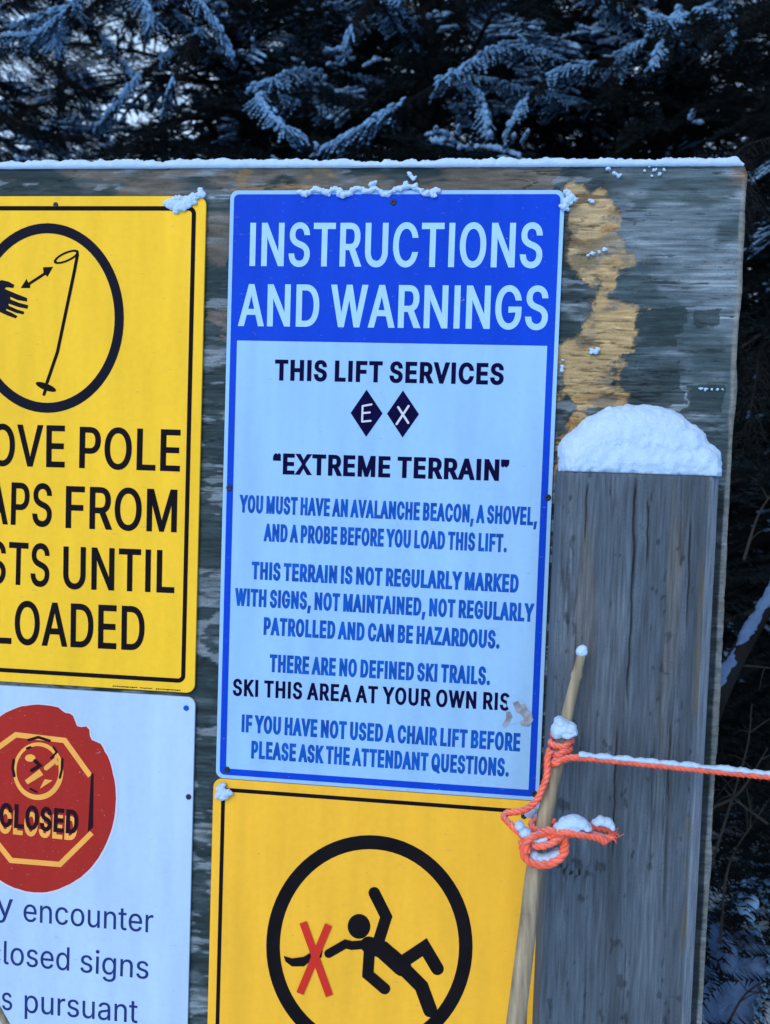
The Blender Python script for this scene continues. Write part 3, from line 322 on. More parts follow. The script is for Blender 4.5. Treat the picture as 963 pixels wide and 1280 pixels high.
# ---- plywood notice board
bx1 = (at(931, 208)[0] + at(885, 1280)[0]) / 2
bz1 = at(500, 208)[2]
px_shade = bx1 - .042
xm = at(690, 400)[0]; xs = np.concatenate([np.arange(-0.92, xm, 0.0024), np.linspace(xm + .001, bx1, int((bx1 - xm) / .0014))])
zs = np.concatenate([np.arange(0.42, 1.32, 0.0024), np.arange(1.3216, bz1, 0.0015)]); zs[-1] = bz1
X, Z = np.meshgrid(xs, zs)
wob = (fbm(X * 60, Z * 90, 0, 5) - .5) * 0.024 + (fbm(X * 9, Z * 30, 0, 6) - .5) * 0.03
st = fbm(X * 5, Z * 75, 0, 1, 5); st2 = fbm(X * 22, Z * 260, 0, 2, 4); bl = fbm(X * 7, Z * 9, 0, 3, 4); fl = fbm(X * 14, Z * 150, 0, 8, 4)
teal, grey, pale, brown, ochre = colr(.022, .050, .060), colr(.125, .165, .195), colr(.30, .36, .43), colr(.16, .135, .115), colr(.55, .375, .185)
c = lerp(teal[None, None, :] * np.ones(X.shape + (1,)), grey, sstep(.38, .60, st * .55 + bl * .45))
c = lerp(c, pale, sstep(.56, .68, st2 * .6 + st * .4) * .75)
c = lerp(c, teal * .8, sstep(.38, .50, fbm(X * 12, Z * 22, 0, 16)) * .85)
c = lerp(c, pale * .8, sstep(.60, .64, fbm(X * 14, Z * 55, 0, 20, 4)) * .8)
c = lerp(c, teal * .5, sstep(.62, .68, fl) * .7)
XP, ZP = X + wob, Z + wob * .6
# the strip of older, browner ply along the top and beside the upper yellow sign
br = np.maximum(inpoly(XP, ZP, pxpoly([(-900, 200), (700, 205), (690, 246), (-900, 250)])), inpoly(XP, ZP, pxpoly([(255, 240), (290, 240), (285, 425), (255, 400)])))
brn = br * sstep(.40, .56, fbm(X * 10, Z * 26, 0, 21))
c = lerp(c, brown, brn * .85)
# right hand part is greyer and paler
rg = sstep(at(720, 300)[0], at(800, 300)[0], X + wob)
gl = fbm(X * 7, Z * 300, 0, 12, 4, .65); gm = fbm(X * 5, Z * 16, 0, 13, 4); gd = fbm(X * 22, Z * 230, 0, 14, 4)
gc = lerp(colr(.075, .115, .15) * np.ones_like(c), colr(.20, .26, .32), sstep(.36, .62, gl * .55 + gm * .45)); gc = lerp(gc, pale * 1.1, sstep(.60, .70, gl * .7 + gm * .3))
gc = lerp(gc, teal * .55, sstep(.60, .68, gd * .75 + (1 - gm) * .25) * .9); gc = lerp(gc, teal * 1.3, sstep(.50, .62, fbm(X * 10, Z * 16, 0, 15)) * .7)
c = lerp(c, gc, rg * .93)
wo2 = (fbm(X * 26, Z * 30, 0, 17, 4) - .5) * .06 + (fbm(X * 140, Z * 220, 0, 18, 2) - .5) * .010 + (np.floor(fbm(X * 6, Z * 26, 0, 19, 3) * 7) / 7 - .5) * .035
# painted dark teal rectangles left on the board
dk = np.zeros(X.shape)
for pl in ([(790, 386), (852, 384), (850, 432), (786, 434)], [(775, 452), (852, 446), (848, 508), (770, 508)], [(853, 482), (908, 480), (906, 515), (852, 514)], [(862, 388), (902, 386), (898, 408), (864, 410)]):
    dk = np.maximum(dk, inpoly(X + wob * .8 + wo2 * .3, Z + wob * .35, pxpoly(pl)) * sstep(.34, .50, st * .6 + gl * .4))
c = lerp(c, teal * .72, dk * .8)
# bare ochre ply where the face veneer has come away
OCP = pxpoly([(708, 222), (742, 236), (764, 262), (774, 300), (792, 308), (796, 328), (764, 334), (756, 352), (750, 370), (792, 386), (786, 424), (778, 446), (766, 470), (772, 506), (740, 508), (726, 545), (704, 600), (698, 600), (700, 520), (707, 468), (706, 440), (722, 400), (738, 378), (728, 352), (718, 330), (722, 300), (714, 270)])
oc = sum(inpoly(X + wo2 * k_ + (fbm(X * 90, Z * 60, 0, 36 + i_, 3) - .5) * .022, Z + wob * .4 + (fbm(X * 50, Z * 120, 0, 46 + i_, 3) - .5) * .012, OCP).astype(float) for i_, k_ in enumerate((.75, .9, 1.0, 1.15, 1.3))) / 5; oc = sstep(.1, .8, oc)
ocs = fbm(X * 14, Z * 120, 0, 31, 4)
oc_c = lerp(ochre * np.ones_like(c), colr(.40, .19, .055), sstep(.48, .7, ocs) * .8 * sstep(.35, .6, bl)); oc_c = lerp(oc_c, colr(.66, .48, .28), sstep(.50, .62, fbm(X * 18, Z * 70, 0, 33)) * .7)
oc_c = lerp(oc_c, colr(.13, .085, .05), sstep(.66, .72, fbm(X * 24, Z * 210, 0, 34)) * .8)
rim = inpoly(X + wo2 * 1.15 + .004, Z + wob * .6 + .002, OCP) * (1 - oc); c = lerp(c, colr(.13, .10, .075), np.clip(rim, 0, 1) * .6)
c = lerp(c, oc_c, oc * (.95 - .5 * sstep(.54, .66, fbm(X * 24, Z * 40, 0, 35))))
o2 = inpoly(X + wob, Z + wob, pxpoly([(285, 215), (400, 212), (410, 236), (300, 240)])) * sstep(.5, .6, fbm(X * 25, Z * 60, 0, 44)); c = lerp(c, colr(.36, .22, .09), o2 * .6)
gap_shade = sstep(px_shade - .004, px_shade, X) * sstep(bx1 - .0085, bx1 - .0105, X) * sstep(at(0, 575)[2] + .01, at(0, 575)[2] - .03, Z + wob)  # shadow of the gap beside the post, darkened into the board colour
c = lerp(c, teal * .22, gap_shade * (.75 + .25 * st))
# long thin grain checks and lifted pale fibres
chk = (1 - sstep(.0, .020, abs(fbm(X * 4, Z * 70, 0, 111, 4) - .5))) * sstep(.42, .58, fbm(X * 9, Z * 20, 0, 112)); chk2 = (1 - sstep(.0, .018, abs(fbm(X * 9, Z * 160, 0, 113, 3) - .48))) * sstep(.45, .6, fbm(X * 14, Z * 30, 0, 114))
lft = (1 - sstep(.0, .016, abs(fbm(X * 4, (Z - .0022) * 70, 0, 111, 4) - .5))) * sstep(.46, .6, fbm(X * 12, Z * 26, 0, 115))
c = lerp(c, c * 1.7 + .03, lft * .6); c = lerp(c, c * .22, np.maximum(chk, chk2 * .8) * .85)
# pale worn arris on the right hand edge and a bruise on its top corner
ed = sstep(bx1 - .010, bx1 - .006, X + (fbm(X * 0, Z * 16, 0, 51) - .5) * .006)
c = lerp(c, colr(.30, .285, .26), ed * (.35 + .6 * fbm(X * 10, Z * 40, 0, 52)))
cn = np.exp(-(((X - bx1) / .02) ** 2 + ((Z - bz1 + .012) / .016) ** 2)); c = lerp(c, colr(.25, .14, .06), cn * .8)
# height: stepped layers of torn veneer
terr = np.floor((st * .7 + fl * .3) * 9) / 9
Y = 0.0004 + 0.0030 * (1 - terr) + 0.0012 * (1 - st2) + oc * 0.0024
Y = np.maximum(Y, 0.0004) + .0018 * np.maximum(chk, chk2 * .7)
Y += 0.003 * sstep(bx1 - .005, bx1, X) ** 2
lay = np.floor(oc * ocs * 14) / 14; Y += lay * 0.0015
def board_edge(X, Z):
    e = (X > xs[-1] - 1e-6); X = X + e * (fbm(X * 0, Z * 14, 0, 61, 3) - .55) * 0.005
    X = X - np.where(Z > zs[-1] - .010, sstep(bx1 - .03, bx1, X) * (Z - zs[-1] + .010) * .55, 0)
    t = (Z > zs[-1] - 1e-6); Z = Z + t * (fbm(X * 45, 0, 0, 62) - .6) * 0.003
    return X, Z
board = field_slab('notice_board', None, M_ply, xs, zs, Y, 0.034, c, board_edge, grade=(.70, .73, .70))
tag(board, 'weathered blue grey plywood notice board with peeling veneer behind all the signs', 'notice board')

# rear stud that carries the left of the board
mb = MB()
def boxv(mb, x0, x1, y0, y1, z0, z1):
    v = [(x, y, z) for z in (z0, z1) for y in (y0, y1) for x in (x0, x1)]
    mb.add(v, [(0, 2, 3, 1), (4, 5, 7, 6), (0, 1, 5, 4), (2, 6, 7, 3), (0, 4, 6, 2), (1, 3, 7, 5)])

# ---- squared post in front of the board
PY = -0.082
px0 = (at(703, 590, PY)[0] + at(675, 1240, PY)[0]) / 2; px1 = (at(899, 600, PY)[0] + at(873, 1240, PY)[0]) / 2
pz1 = at(790, 592, PY)[2]
pxs = np.linspace(px0, px1, 170); pzs = np.linspace(-0.05, pz1, 520)
X, Z = np.meshgrid(pxs, pzs)
sway = (fbm(X * 2, Z * 2.2, 0, 71) - .5) * .03
g = fbm((X + sway) * 75, Z * 3.0, 0, 72, 5); g2 = fbm((X + sway) * 260, Z * 3, 0, 73, 3); b2 = fbm(X * 14, Z * 7, 0, 74, 4); sp = fbm(X * 85, Z * 45, 0, 75, 3)
pg, pd, pb, plt = colr(.088, .118, .150), colr(.036, .045, .056), colr(.15, .125, .09), colr(.165, .195, .23)
g0 = fbm((X + sway) * 28, Z * 1.6, 0, 76, 4)
c = lerp(pg * np.ones(X.shape + (1,)), pd, sstep(.50, .74, g * .5 + g0 * .5) * .5)
c = lerp(c, plt, sstep(.48, .68, g2 * .25 + b2 * .4 + (1 - g0) * .35) * .6)
c = lerp(c, pb, sstep(.55, .72, fbm((X + sway) * 24, Z * 1.6, 0, 77)) * sstep(.9, 1.45, Z) * .45)
c = lerp(c, pd * .5, sstep(.76, .80, sp) * .6)
# a few long drying cracks and the dark streak down the middle
crk = np.zeros(X.shape)
for (u, v0, v1, wd) in ((796, 590, 760, .0018), (792, 700, 900, .0012), (812, 620, 720, .001), (735, 600, 690, .0008), (772, 900, 1100, .001), (865, 640, 800, .001), (840, 900, 1020, .0008)):
    a, b = at(u, v0, PY), at(u - (v1 - v0) * .036, v1, PY)
    t = np.clip((a[2] - Z) / (a[2] - b[2]), 0, 1); xx = a[0] + (b[0] - a[0]) * t + (fbm(Z * 22, u * 3.1, 0, 79) - .5) * .006
    crk = np.maximum(crk, np.exp(-((X - xx) / wd) ** 2) * sstep(0, .15, t) * sstep(1, .7, t))
a, b = at(778, 800, PY), at(766, 1260, PY); xx = a[0] + (b[0] - a[0]) * (a[2] - Z) / (a[2] - b[2])
stn = np.exp(-((X - xx - (fbm(Z * 9, 3, 0, 80) - .5) * .012) / .010) ** 2) * sstep(a[2] + .06, a[2] - .1, Z)
c = lerp(c, pd * .55, np.clip(stn * .45, 0, 1)); c = lerp(c, pd * .25, crk)
chk = (1 - sstep(.0, .022, abs(fbm((X + sway) * 34, Z * 1.1, 0, 121, 4) - .5))) * sstep(.45, .6, fbm(X * 20, Z * 3, 0, 122)); chk2 = (1 - sstep(.0, .02, abs(fbm((X + sway) * 70, Z * 2.2, 0, 123, 3) - .5))) * sstep(.48, .62, fbm(X * 30, Z * 5, 0, 124))
c = lerp(c, c * .38, np.maximum(chk, chk2 * .35) * .6); crk = np.maximum(crk, np.maximum(chk, chk2 * .4) * .45)
# scratches and dents
for k in range(14):
    u, v = RNG.uniform(705, 870), RNG.uniform(600, 1275); q = at(u, v, PY)
    dd = ((X - q[0]) / RNG.uniform(.001, .0028)) ** 2 + ((Z - q[2]) / RNG.uniform(.0015, .005)) ** 2
    e = np.exp(-dd * 1.5); c = lerp(c, pd * .5, e * .7); crk = np.maximum(crk, e * .6)
q = at(718, 1088, PY); e = sstep(.52, .6, fbm(X * 190, Z * 130, 0, 91)) * np.exp(-((X - q[0]) / .022) ** 2 - ((Z - q[2]) / .012) ** 2); c = lerp(c, pd * .3, np.clip(e * 1.6, 0, 1))
Y = PY + 0.0012 * g + 0.0006 * g2 + 0.004 * crk + 0.001
ch = 0.0145; dx = np.maximum(0, X - (px1 - ch)); cham = sstep(px1 - ch - .002, px1 - ch, X)
Y += dx * 0.95 * (1 - .25 * fbm(X * 30, Z * 20, 0, 92)); c = lerp(c, plt * 1.35, cham * .75)  # chamfer coloured paler, the light it catches is painted into the wood
brz = sstep(px1 - .026, px1 - .02, X) * (1 - cham); c = lerp(c, pb * .8, brz * sstep(.4, .6, fbm(X * 20, Z * 9, 0, 93)) * .8)
Y += 0.006 * sstep(px0 + .005, px0, X) ** 2 + .003 * sstep(pz1 - .004, pz1, Z)
post = field_slab('timber_post', None, M_post, pxs, pzs, Y, -0.0004, c, grade=(.72, .76, .79))
tag(post, 'grey squared timber post with a pale edge tinted as lit capped by the large snow mound', 'post')

# ------------------------------------------------------------------ signs: flat prints lie 0.4 mm proud of their plate
GL = {}
for ln in GLYPHS.strip('\n').split('\n'):
    k, r_ = ln[0], ln[2:]; a, ls = r_.split(';')
    GL[k] = (int(a), [np.array(list(map(float, q.split()))).reshape(-1, 2) for q in ls.split('|')])
_gc = {}
def glyph(ch, ox, oy):
    key = (ch, ox, oy)
    if key in _gc: return _gc[key]
    loops = []
    for P in GL[ch][1]:
        keep = [i for i in range(len(P)) if np.linalg.norm(P[i] - P[i - 1]) > .6]; P = P[keep]
        d1 = P - np.roll(P, 1, 0); d2 = np.roll(P, -1, 0) - P
        n1 = np.stack([-d1[:, 1], d1[:, 0]], 1); n1 /= np.linalg.norm(n1, axis=1)[:, None]
        n2 = np.stack([-d2[:, 1], d2[:, 0]], 1); n2 /= np.linalg.norm(n2, axis=1)[:, None]
        b = n1 + n2; den = np.maximum(1 + (n1 * n2).sum(1), .45); b = b / den[:, None]
        loops.append(P + b * np.array([ox, oy]))
    _gc[key] = fill(loops)
    return _gc[key]
def text_into(mb, s, pl, pr, cap_px, y, bold=(0, 0), track=0):
    """one line of lettering from photo pixel pl (left end of baseline) to pr"""
    A, B = at(*pl, y), at(*pr, y); ax = (B - A); L = np.linalg.norm(ax); ax = ax / L; up = np.array([-ax[2], 0, ax[0]])
    m = (pl[0] + pr[0]) / 2, (pl[1] + pr[1]) / 2; cap = np.linalg.norm(at(m[0], m[1], y) - at(m[0], m[1] - cap_px, y))
    ox, oy = bold; x = 0; items = []
    for ch in s:
        if ch == ' ': x += 175 + track; continue
        v, t = glyph(ch, ox, oy); items.append((x, v, t)); x += GL[ch][0] + 1.5 * ox + track
    lo = min((i[0] + i[1][:, 0].min()) for i in items); hi = max((i[0] + i[1][:, 0].max()) for i in items)
    sx = L / (hi - lo); sy = cap / (509 + 2 * oy)
    for x0, v, t in items:
        P = A + (v[:, 0:1] + x0 - lo) * sx * ax + (v[:, 1:2] + oy) * sy * up
        f = []
        for a, b, c_ in t:
            n = np.cross(P[b] - P[a], P[c_] - P[a]); f.append((a, b, c_) if n[1] < 0 else (a, c_, b))
        mb.add(P, f)
def words(name, m, parent, *a):
    mb = MB(); text_into(mb, *a); return mb.build(name, m, parent)
def poly_into(mb, loops):
    """loops of 3D points (outer, holes) on a board-parallel plane"""
    y = loops[0][0][1]; o0 = np.array([loops[0][0][0], loops[0][0][2]])
    area = lambda L: sum(L[i - 1][0] * L[i][1] - L[i][0] * L[i - 1][1] for i in range(len(L)))
    L2 = []
    for i, L in enumerate(loops):
        Q = [((p[0] - o0[0]) * 1000, (p[2] - o0[1]) * 1000) for p in L]
        if (area(Q) > 0) != (i == 0): Q = Q[::-1]
        L2.append(Q)
    Q, tr = fill(L2); P = [np.array([q[0] / 1000 + o0[0], y, q[1] / 1000 + o0[1]]) for q in Q]; f = []
    for a, b, c_ in tr:
        n = np.cross(P[b] - P[a], P[c_] - P[a]); f.append((a, b, c_) if n[1] < 0 else (a, c_, b))
    mb.add(P, f)
def PX(pts, y): return [at(u, v, y) for u, v in pts]
def ell(cx, cz, rx, rz, n=72, a0=0, a1=360, jit=None):
    r = []
    for k in range(n):
        t = R(a0 + (a1 - a0) * k / n); r.append((cx + rx * math.cos(t), cz + rz * math.sin(t)))
    return r
def stroke(pts, w, cap=True, w2=None):
    P = [np.array(p, float) for p in pts]; n = len(P); Lf, Rt = [], []
    for i in range(n):
        d1 = P[i] - P[i - 1] if i else P[1] - P[0]; d2 = P[i + 1] - P[i] if i < n - 1 else d1
        d1 = d1 / np.linalg.norm(d1); d2 = d2 / np.linalg.norm(d2)
        nn = np.array([-d1[1] - d2[1], d1[0] + d2[0]]); nn /= max(.7, 1 + d1 @ d2)
        ww = w if w2 is None else w + (w2 - w) * i / (n - 1)
        Lf.append(P[i] + nn * ww / 2); Rt.append(P[i] - nn * ww / 2)
    out = list(Lf)
    def arc(c0, frm, to_, ww):
        a = math.atan2(*(frm - c0)[::-1]); b = math.atan2(*(to_ - c0)[::-1])
        while b > a: b -= 2 * math.pi
        return [c0 + ww / 2 * np.array([math.cos(a + (b - a) * k / 8), math.sin(a + (b - a) * k / 8)]) for k in range(1, 8)]
    if cap: out += arc(P[-1], Lf[-1], Rt[-1], np.linalg.norm(Lf[-1] - Rt[-1]))
    out += Rt[::-1]
    if cap: out += arc(P[0], Rt[0], Lf[0], np.linalg.norm(Lf[0] - Rt[0]))
    return [tuple(p) for p in out]
def rrect(x0, x1, z0, z1, r, n=8):
    o = []
    for cx, cz, a0 in ((x1 - r, z1 - r, 0), (x0 + r, z1 - r, 90), (x0 + r, z0 + r, 180), (x1 - r, z0 + r, 270)):
        for k in range(n + 1):
            t = R(a0 + 90 * k / n); o.append((cx + r * math.cos(t), cz + r * math.sin(t)))
    return o
TH = 0.0030
def plate(name, rect, r, m, parent):
    o = rrect(*rect, r); mb = MB(); n = len(o); b = 0.0005
    front = [(x, -TH, z) for x, z in o]; mid = [(x, 0.0006, z) for x, z in o]
    # slightly rounded front arris
    cx, cz = (rect[0] + rect[1]) / 2, (rect[2] + rect[3]) / 2
    inn = [(cx + (x - cx) * (1 - b / abs(rect[1] - cx)), -TH, cz + (z - cz) * (1 - b / abs(rect[3] - cz))) for x, z in o]
    fr = [(x, -TH + b, z) for x, z in o]
    V = inn + fr + mid; F_ = [tuple(range(n))][::1]
    F_ = [tuple(reversed(range(n)))] if False else [tuple(range(n))]
    for k in range(n):
        k2 = (k + 1) % n; F_.append((k, k2, n + k2, n + k)[::-1]); F_.append((n + k, n + k2, 2 * n + k2, 2 * n + k)[::-1])
    F_.append(tuple(2 * n + k for k in reversed(range(n))))
    mb.add(V, F_); ob = mb.build(name, m, parent)
    import bmesh
    bm = bmesh.new(); bm.from_mesh(ob.data); bmesh.ops.recalc_face_normals(bm, faces=bm.faces); bm.to_mesh(ob.data); bm.free()
    return ob
def frame_into(mb, rect, inset, w, r, y, sq=False):
    x0, x1, z0, z1 = rect; o = rrect(x0 + inset, x1 - inset, z0 + inset, z1 - inset, r)
    i = inset + w; h = rrect(x0 + i, x1 - i, z0 + i, z1 - i, max(.001, r - w) if not sq else .0008)
    poly_into(mb, [[(x, y, z) for x, z in o], [(x, y, z) for x, z in h[::-1]]])
def screw(parent, u, v, r=0.0050, m=None):
    q = at(u, v, -TH); mb = MB(); n = 14; V = []; prof = ((1.0, 0.0004), (1.0, -.0008), (.8, -.0018), (.35, -.0021), (.3, -.0012))
    for rr, yy in prof:
        V += [(q[0] + r * rr * math.cos(2 * math.pi * k / n), -TH + yy, q[2] + r * rr * math.sin(2 * math.pi * k / n)) for k in range(n)]
    F_ = []
    for i in range(len(prof) - 1):
        for k in range(n): F_.append((i * n + k, i * n + (k + 1) % n, (i + 1) * n + (k + 1) % n, (i + 1) * n + k))
    F_.append(tuple((len(prof) - 1) * n + k for k in range(n)))
    mb.add(V, F_); return mb.build('screw', m or M_screw, parent, True)
def avg(*p): return sum(p) / len(p)
Y1, Y2, Y3 = -TH - .0004, -TH - .0008, -TH - .0012

# ---- blue and white instruction sign
rb = (avg(at(288, 260)[0], at(271.5, 950)[0]), avg(at(707, 260)[0], at(673, 980)[0]), avg(at(300, 973.5)[2], at(660, 999.5)[2]), avg(at(300, 239)[2], at(700, 238)[2]))
t = empty('information_sign', (avg(rb[0], rb[1]), 0, rb[2]))
tag(t, 'tall white sign with a blue INSTRUCTIONS AND WARNINGS header and blue border', 'sign')
plate('plate', rb, .012, M_white, t)
mb = MB(); hz = avg(at(300, 427.5)[2], at(690, 431)[2]); ins, bw = .0062, .0102
o = rrect(rb[0] + ins, rb[1] - ins, rb[2] + ins, rb[3] - ins, .008); h = rrect(rb[0] + ins + bw, rb[1] - ins - bw, rb[2] + ins + bw, hz, .0008)
poly_into(mb, [[(x, Y1, z) for x, z in o], [(x, Y1, z) for x, z in h[::-1]]]); mb.build('blue_border', M_blue, t)
words('header_lettering', M_print, t, 'INSTRUCTIONS', (312, 332.5), (677.5, 334.5), 55, Y2, (24, 9), 8); words('header_lettering', M_print, t, 'AND WARNINGS', (297.5, 407.5), (684.5, 412), 53.5, Y2, (24, 9), 4); 
words('dark_lettering', M_navy, t, 'THIS LIFT SERVICES', (343.5, 475.5), (629.5, 481), 26.5, Y1, (44, 26), 14)
words('dark_lettering', M_navy, t, '“EXTREME TERRAIN”', (341, 592.5), (636, 601.5), 26.5, Y1, (44, 26), 4)
words('dark_lettering', M_navy, t, 'SKI THIS AREA AT YOUR OWN RIS', (291, 869.5), (637, 888.5), 21.5, Y1, (40, 20), 22)

for s, a, b in (('YOU MUST HAVE AN AVALANCHE BEACON, A SHOVEL,', (299, 640.5), (671.5, 657)), ('AND A PROBE BEFORE YOU LOAD THIS LIFT.', (329.5, 676.5), (633.5, 690.5)),
                ('THIS TERRAIN IS NOT REGULARLY MARKED', (314.5, 724), (648, 741)), ('WITH SIGNS, NOT MAINTAINED, NOT REGULARLY', (293.5, 757), (667.5, 777.5)), ('PATROLLED AND CAN BE HAZARDOUS.', (329.5, 793.5), (624.5, 811)),
                ('THERE ARE NO DEFINED SKI TRAILS.', (337, 840), (612.5, 856.5)), ('IF YOU HAVE NOT USED A CHAIR LIFT BEFORE', (302, 915), (650, 939.5)), ('PLEASE ASK THE ATTENDANT QUESTIONS.', (314, 948), (636, 971))):
    words('blue_lettering', M_textblue, t, s, a, b, 22.5, Y1, (66, 28), 0)
for u, v, ch in ((458.5, 516.5, 'E'), (504, 517.5, 'X')):
    mb = MB(); poly_into(mb, [PX([(u, v - 29.5), (u + 20, v + .3), (u - .6, v + 29.5), (u - 20, v - .3)], Y1)]); o = mb.build('diamond', M_navy, t)
    mb = MB()
    strokes = [[(u - 5, v - 9), (u - 5.6, v + 10)], [(u - 5, v - 9), (u + 6, v - 11)], [(u - 5.2, v), (u + 4, v - 1)], [(u - 5.6, v + 10.5), (u + 5, v + 9.5)]] if ch == 'E' else [[(u - 6, v - 8.5), (u + 6.5, v + 11)], [(u + 7, v - 10), (u - 8, v + 12.5)]]
    for k, sg in enumerate(strokes): poly_into(mb, [PX(stroke(sg, 2.4 if ch == 'E' else 2.8), Y2 - k * .00012)])
    l_ = mb.build('letter', M_pale, o); l_.location = (0, 0, 0)
mb = MB()   # scuffed spot that has taken the end of a line
pts = []
for k in range(26):
    a = 2 * math.pi * k / 26; rr = 1 + .35 * math.sin(3 * a + 1) + .25 * RNG.uniform(-1, 1); pts.append((651 + 12 * rr * math.cos(a), 891 + 13 * rr * math.sin(a)))
pts = [(634, 872), (646, 869), (652, 876), (658, 881), (665, 893), (663, 905), (655, 908), (649, 903), (640, 905), (630, 909), (632, 897), (638, 890), (634, 882)]
poly_into(mb, [PX(pts, Y2)]); mb.build('scuff', M_white, t)
mb = MB(); poly_into(mb, [PX([(641, 878), (648, 876), (651, 881), (656, 880), (660, 887), (665, 892), (667, 900), (661, 908), (652, 907), (650, 902), (656, 899), (651, 893), (645, 890)], Y3)]); poly_into(mb, [PX([(633, 889), (638, 890), (641, 896), (637, 904), (630, 910), (628, 906), (633, 898)], Y3)]); mb.build('scratch', M_scuff, t)
for u, v in ((492, 253), (287, 610), (685, 622), (284, 962), (668, 992)): screw(t, u, v)

# ---- yellow pole strap sign, upper left
ry = (at(-138, 550)[0], avg(at(260, 260)[0], at(243, 850)[0]), avg(at(0, 848)[2], at(235, 868.5)[2]), avg(at(0, 246)[2], at(250, 246)[2]))
t = empty('warning_sign', (avg(ry[0], ry[1]), 0, ry[2]))
tag(t, 'bright yellow sign with a hand and ski pole in a ring above black words', 'sign')
plate('plate', ry, .014, M_yellow, t)
mb = MB(); frame_into(mb, ry, .0155, .0068, .012, Y1); mb.build('black_border', M_black, t)
mb = MB(); cx, cy = 59.5, 397.5; poly_into(mb, [PX(ell(cx, cy, 95.5, 118.5), Y1), PX(ell(cx, cy, 84, 106), Y1)[::-1]]); mb.build('ring', M_ring, t)
mb = MB()
poly_into(mb, [PX(stroke([(97, 318), (93, 340), (72, 440), (59, 478)], 4.0), Y1)])
loop_ = [(83 + 16.5 * math.cos(a) * .94 - 5.5 * math.sin(a) * .42, 321 - 16.5 * math.cos(a) * .42 - 6 * math.sin(a) * .94) for a in np.linspace(0, 2 * math.pi, 40, endpoint=False)]
hol = [(83 + 13 * math.cos(a) * .94 - 3.4 * math.sin(a) * .42, 321 - 13 * math.cos(a) * .42 - 3.6 * math.sin(a) * .94) for a in np.linspace(0, 2 * math.pi, 40, endpoint=False)]
poly_into(mb, [PX(loop_, Y1 - .0001), PX(hol, Y1 - .0001)[::-1]])
poly_into(mb, [PX([(57.5 + 13.5 * math.cos(a) * .93 - 4.2 * math.sin(a) * .36, 483.5 + 13.5 * math.cos(a) * .36 + 4.2 * math.sin(a) * .93) for a in np.linspace(0, 2 * math.pi, 32, endpoint=False)], Y1 - .0002)])
poly_into(mb, [PX(stroke([(58, 484), (55, 493)], 3.6), Y1 - .0003)]); mb.build('ski_pole_symbol', M_black, t)
mb = MB(); poly_into(mb, [PX([(26, 360), (33.5, 348.5), (35.5, 353.5), (54.5, 341), (54, 334), (66.5, 333.5), (59.5, 346), (57, 343.5), (38, 355.8), (37.8, 360)], Y1)]); mb.build('arrow_symbol', M_black, t)
mb = MB()
poly_into(mb, [PX([(-70, 352), (-30, 356), (-8, 356), (2, 350), (11, 352), (18, 356), (17, 360), (8, 359), (6, 361), (20, 367), (34, 372.5), (34, 377), (22, 375), (13, 371), (13, 374), (24, 378.5), (35.5, 381.5), (34.5, 386), (24, 384), (11, 379.5), (11, 382), (22, 387), (30.5, 389.5), (29.5, 393), (20, 391), (8, 386), (8, 388), (15, 391), (22, 395), (20, 398), (10, 394.5), (-2, 389), (-12, 386), (-30, 384), (-70, 382)], Y1)]); mb.build('hand_symbol', M_ring, t)
words('lettering', M_black, t, 'REMOVE', (-113, 579), (81, 584.5), 52, Y1, (19, 8)); words('lettering', M_black, t, 'POLE', (99, 585), (225, 589.5), 52, Y1, (19, 8))
words('lettering', M_black, t, 'STRAPS', (-101, 650), (64.5, 658.5), 53, Y1, (19, 8)); words('lettering', M_black, t, 'FROM', (82, 660), (221, 665.5), 53, Y1, (19, 8))
words('lettering', M_black, t, 'WRISTS', (-97, 724), (61.5, 733.5), 53, Y1, (19, 8)); words('lettering', M_black, t, 'UNTIL', (79, 735.5), (218, 741.5), 53, Y1, (19, 8))
words('lettering', M_black, t, 'UNLOADED', (-76, 800.5), (180.5, 813.5), 54.5, Y1, (19, 8))
mb = MB()
for seg in ((141, 171, 857.0), (175, 190, 859.2), (195, 226, 860.5)):
    u = seg[0]
    while u < seg[1]:
        w_ = RNG.uniform(1.0, 2.4); v = seg[2] + (u - seg[0]) * .062; hgt = RNG.uniform(1.0, 1.7); poly_into(mb, [PX([(u, v), (u + w_, v), (u + w_, v + hgt), (u, v + hgt)], Y1)]); u += w_ + .7
mb.build('small_print', M_black, t)
for u, v in ((70, 256), (-120, 256), (-130, 840)): screw(t, u, v, .004)

# ---- white closed-area sign, lower left
rw = (at(-147, 1080)[0], avg(at(246, 885)[0], at(234.5, 1270)[0]), at(100, 1500)[2], avg(at(0, 853)[2], at(235, 874)[2]))
ry_bottom = ry[2]; rw = (rw[0], rw[1], rw[2], min(rw[3], ry_bottom - .0012))
t = empty('closed_area_sign', (avg(rw[0], rw[1]), 0, rw[2]))
tag(t, 'white sign with a dark red disc reading CLOSED above blue lower case words', 'sign')
plate('plate', rw, .013, M_white2, t)
mb = MB(); pts = []
for k in range(120):
    a = 2 * math.pi * k / 120; rr = 1 + 0.0015 * math.sin(9 * a) + .003 * RNG.uniform(-1, 1)
    deg = math.degrees(a)
    if 285 < deg < 332: rr -= .045 * max(0, math.sin((deg - 285) / 47 * math.pi)) * (1.1 + .9 * math.sin(deg * .42))
    pts.append((48 + 97 * rr * math.cos(a), 998 + 117.5 * rr * math.sin(a)))
hal = MB(); poly_into(hal, [PX([(48 + (u - 48) * 1.022 + .8, 998 + (v - 998) * 1.020 + .6) for u, v in pts], Y1)]); hal.build('disc_edge', M_pale, t)
poly_into(mb, [PX(pts, Y1 - .0002)]); disc = mb.build('red_disc', M_red, t)
mb = MB()
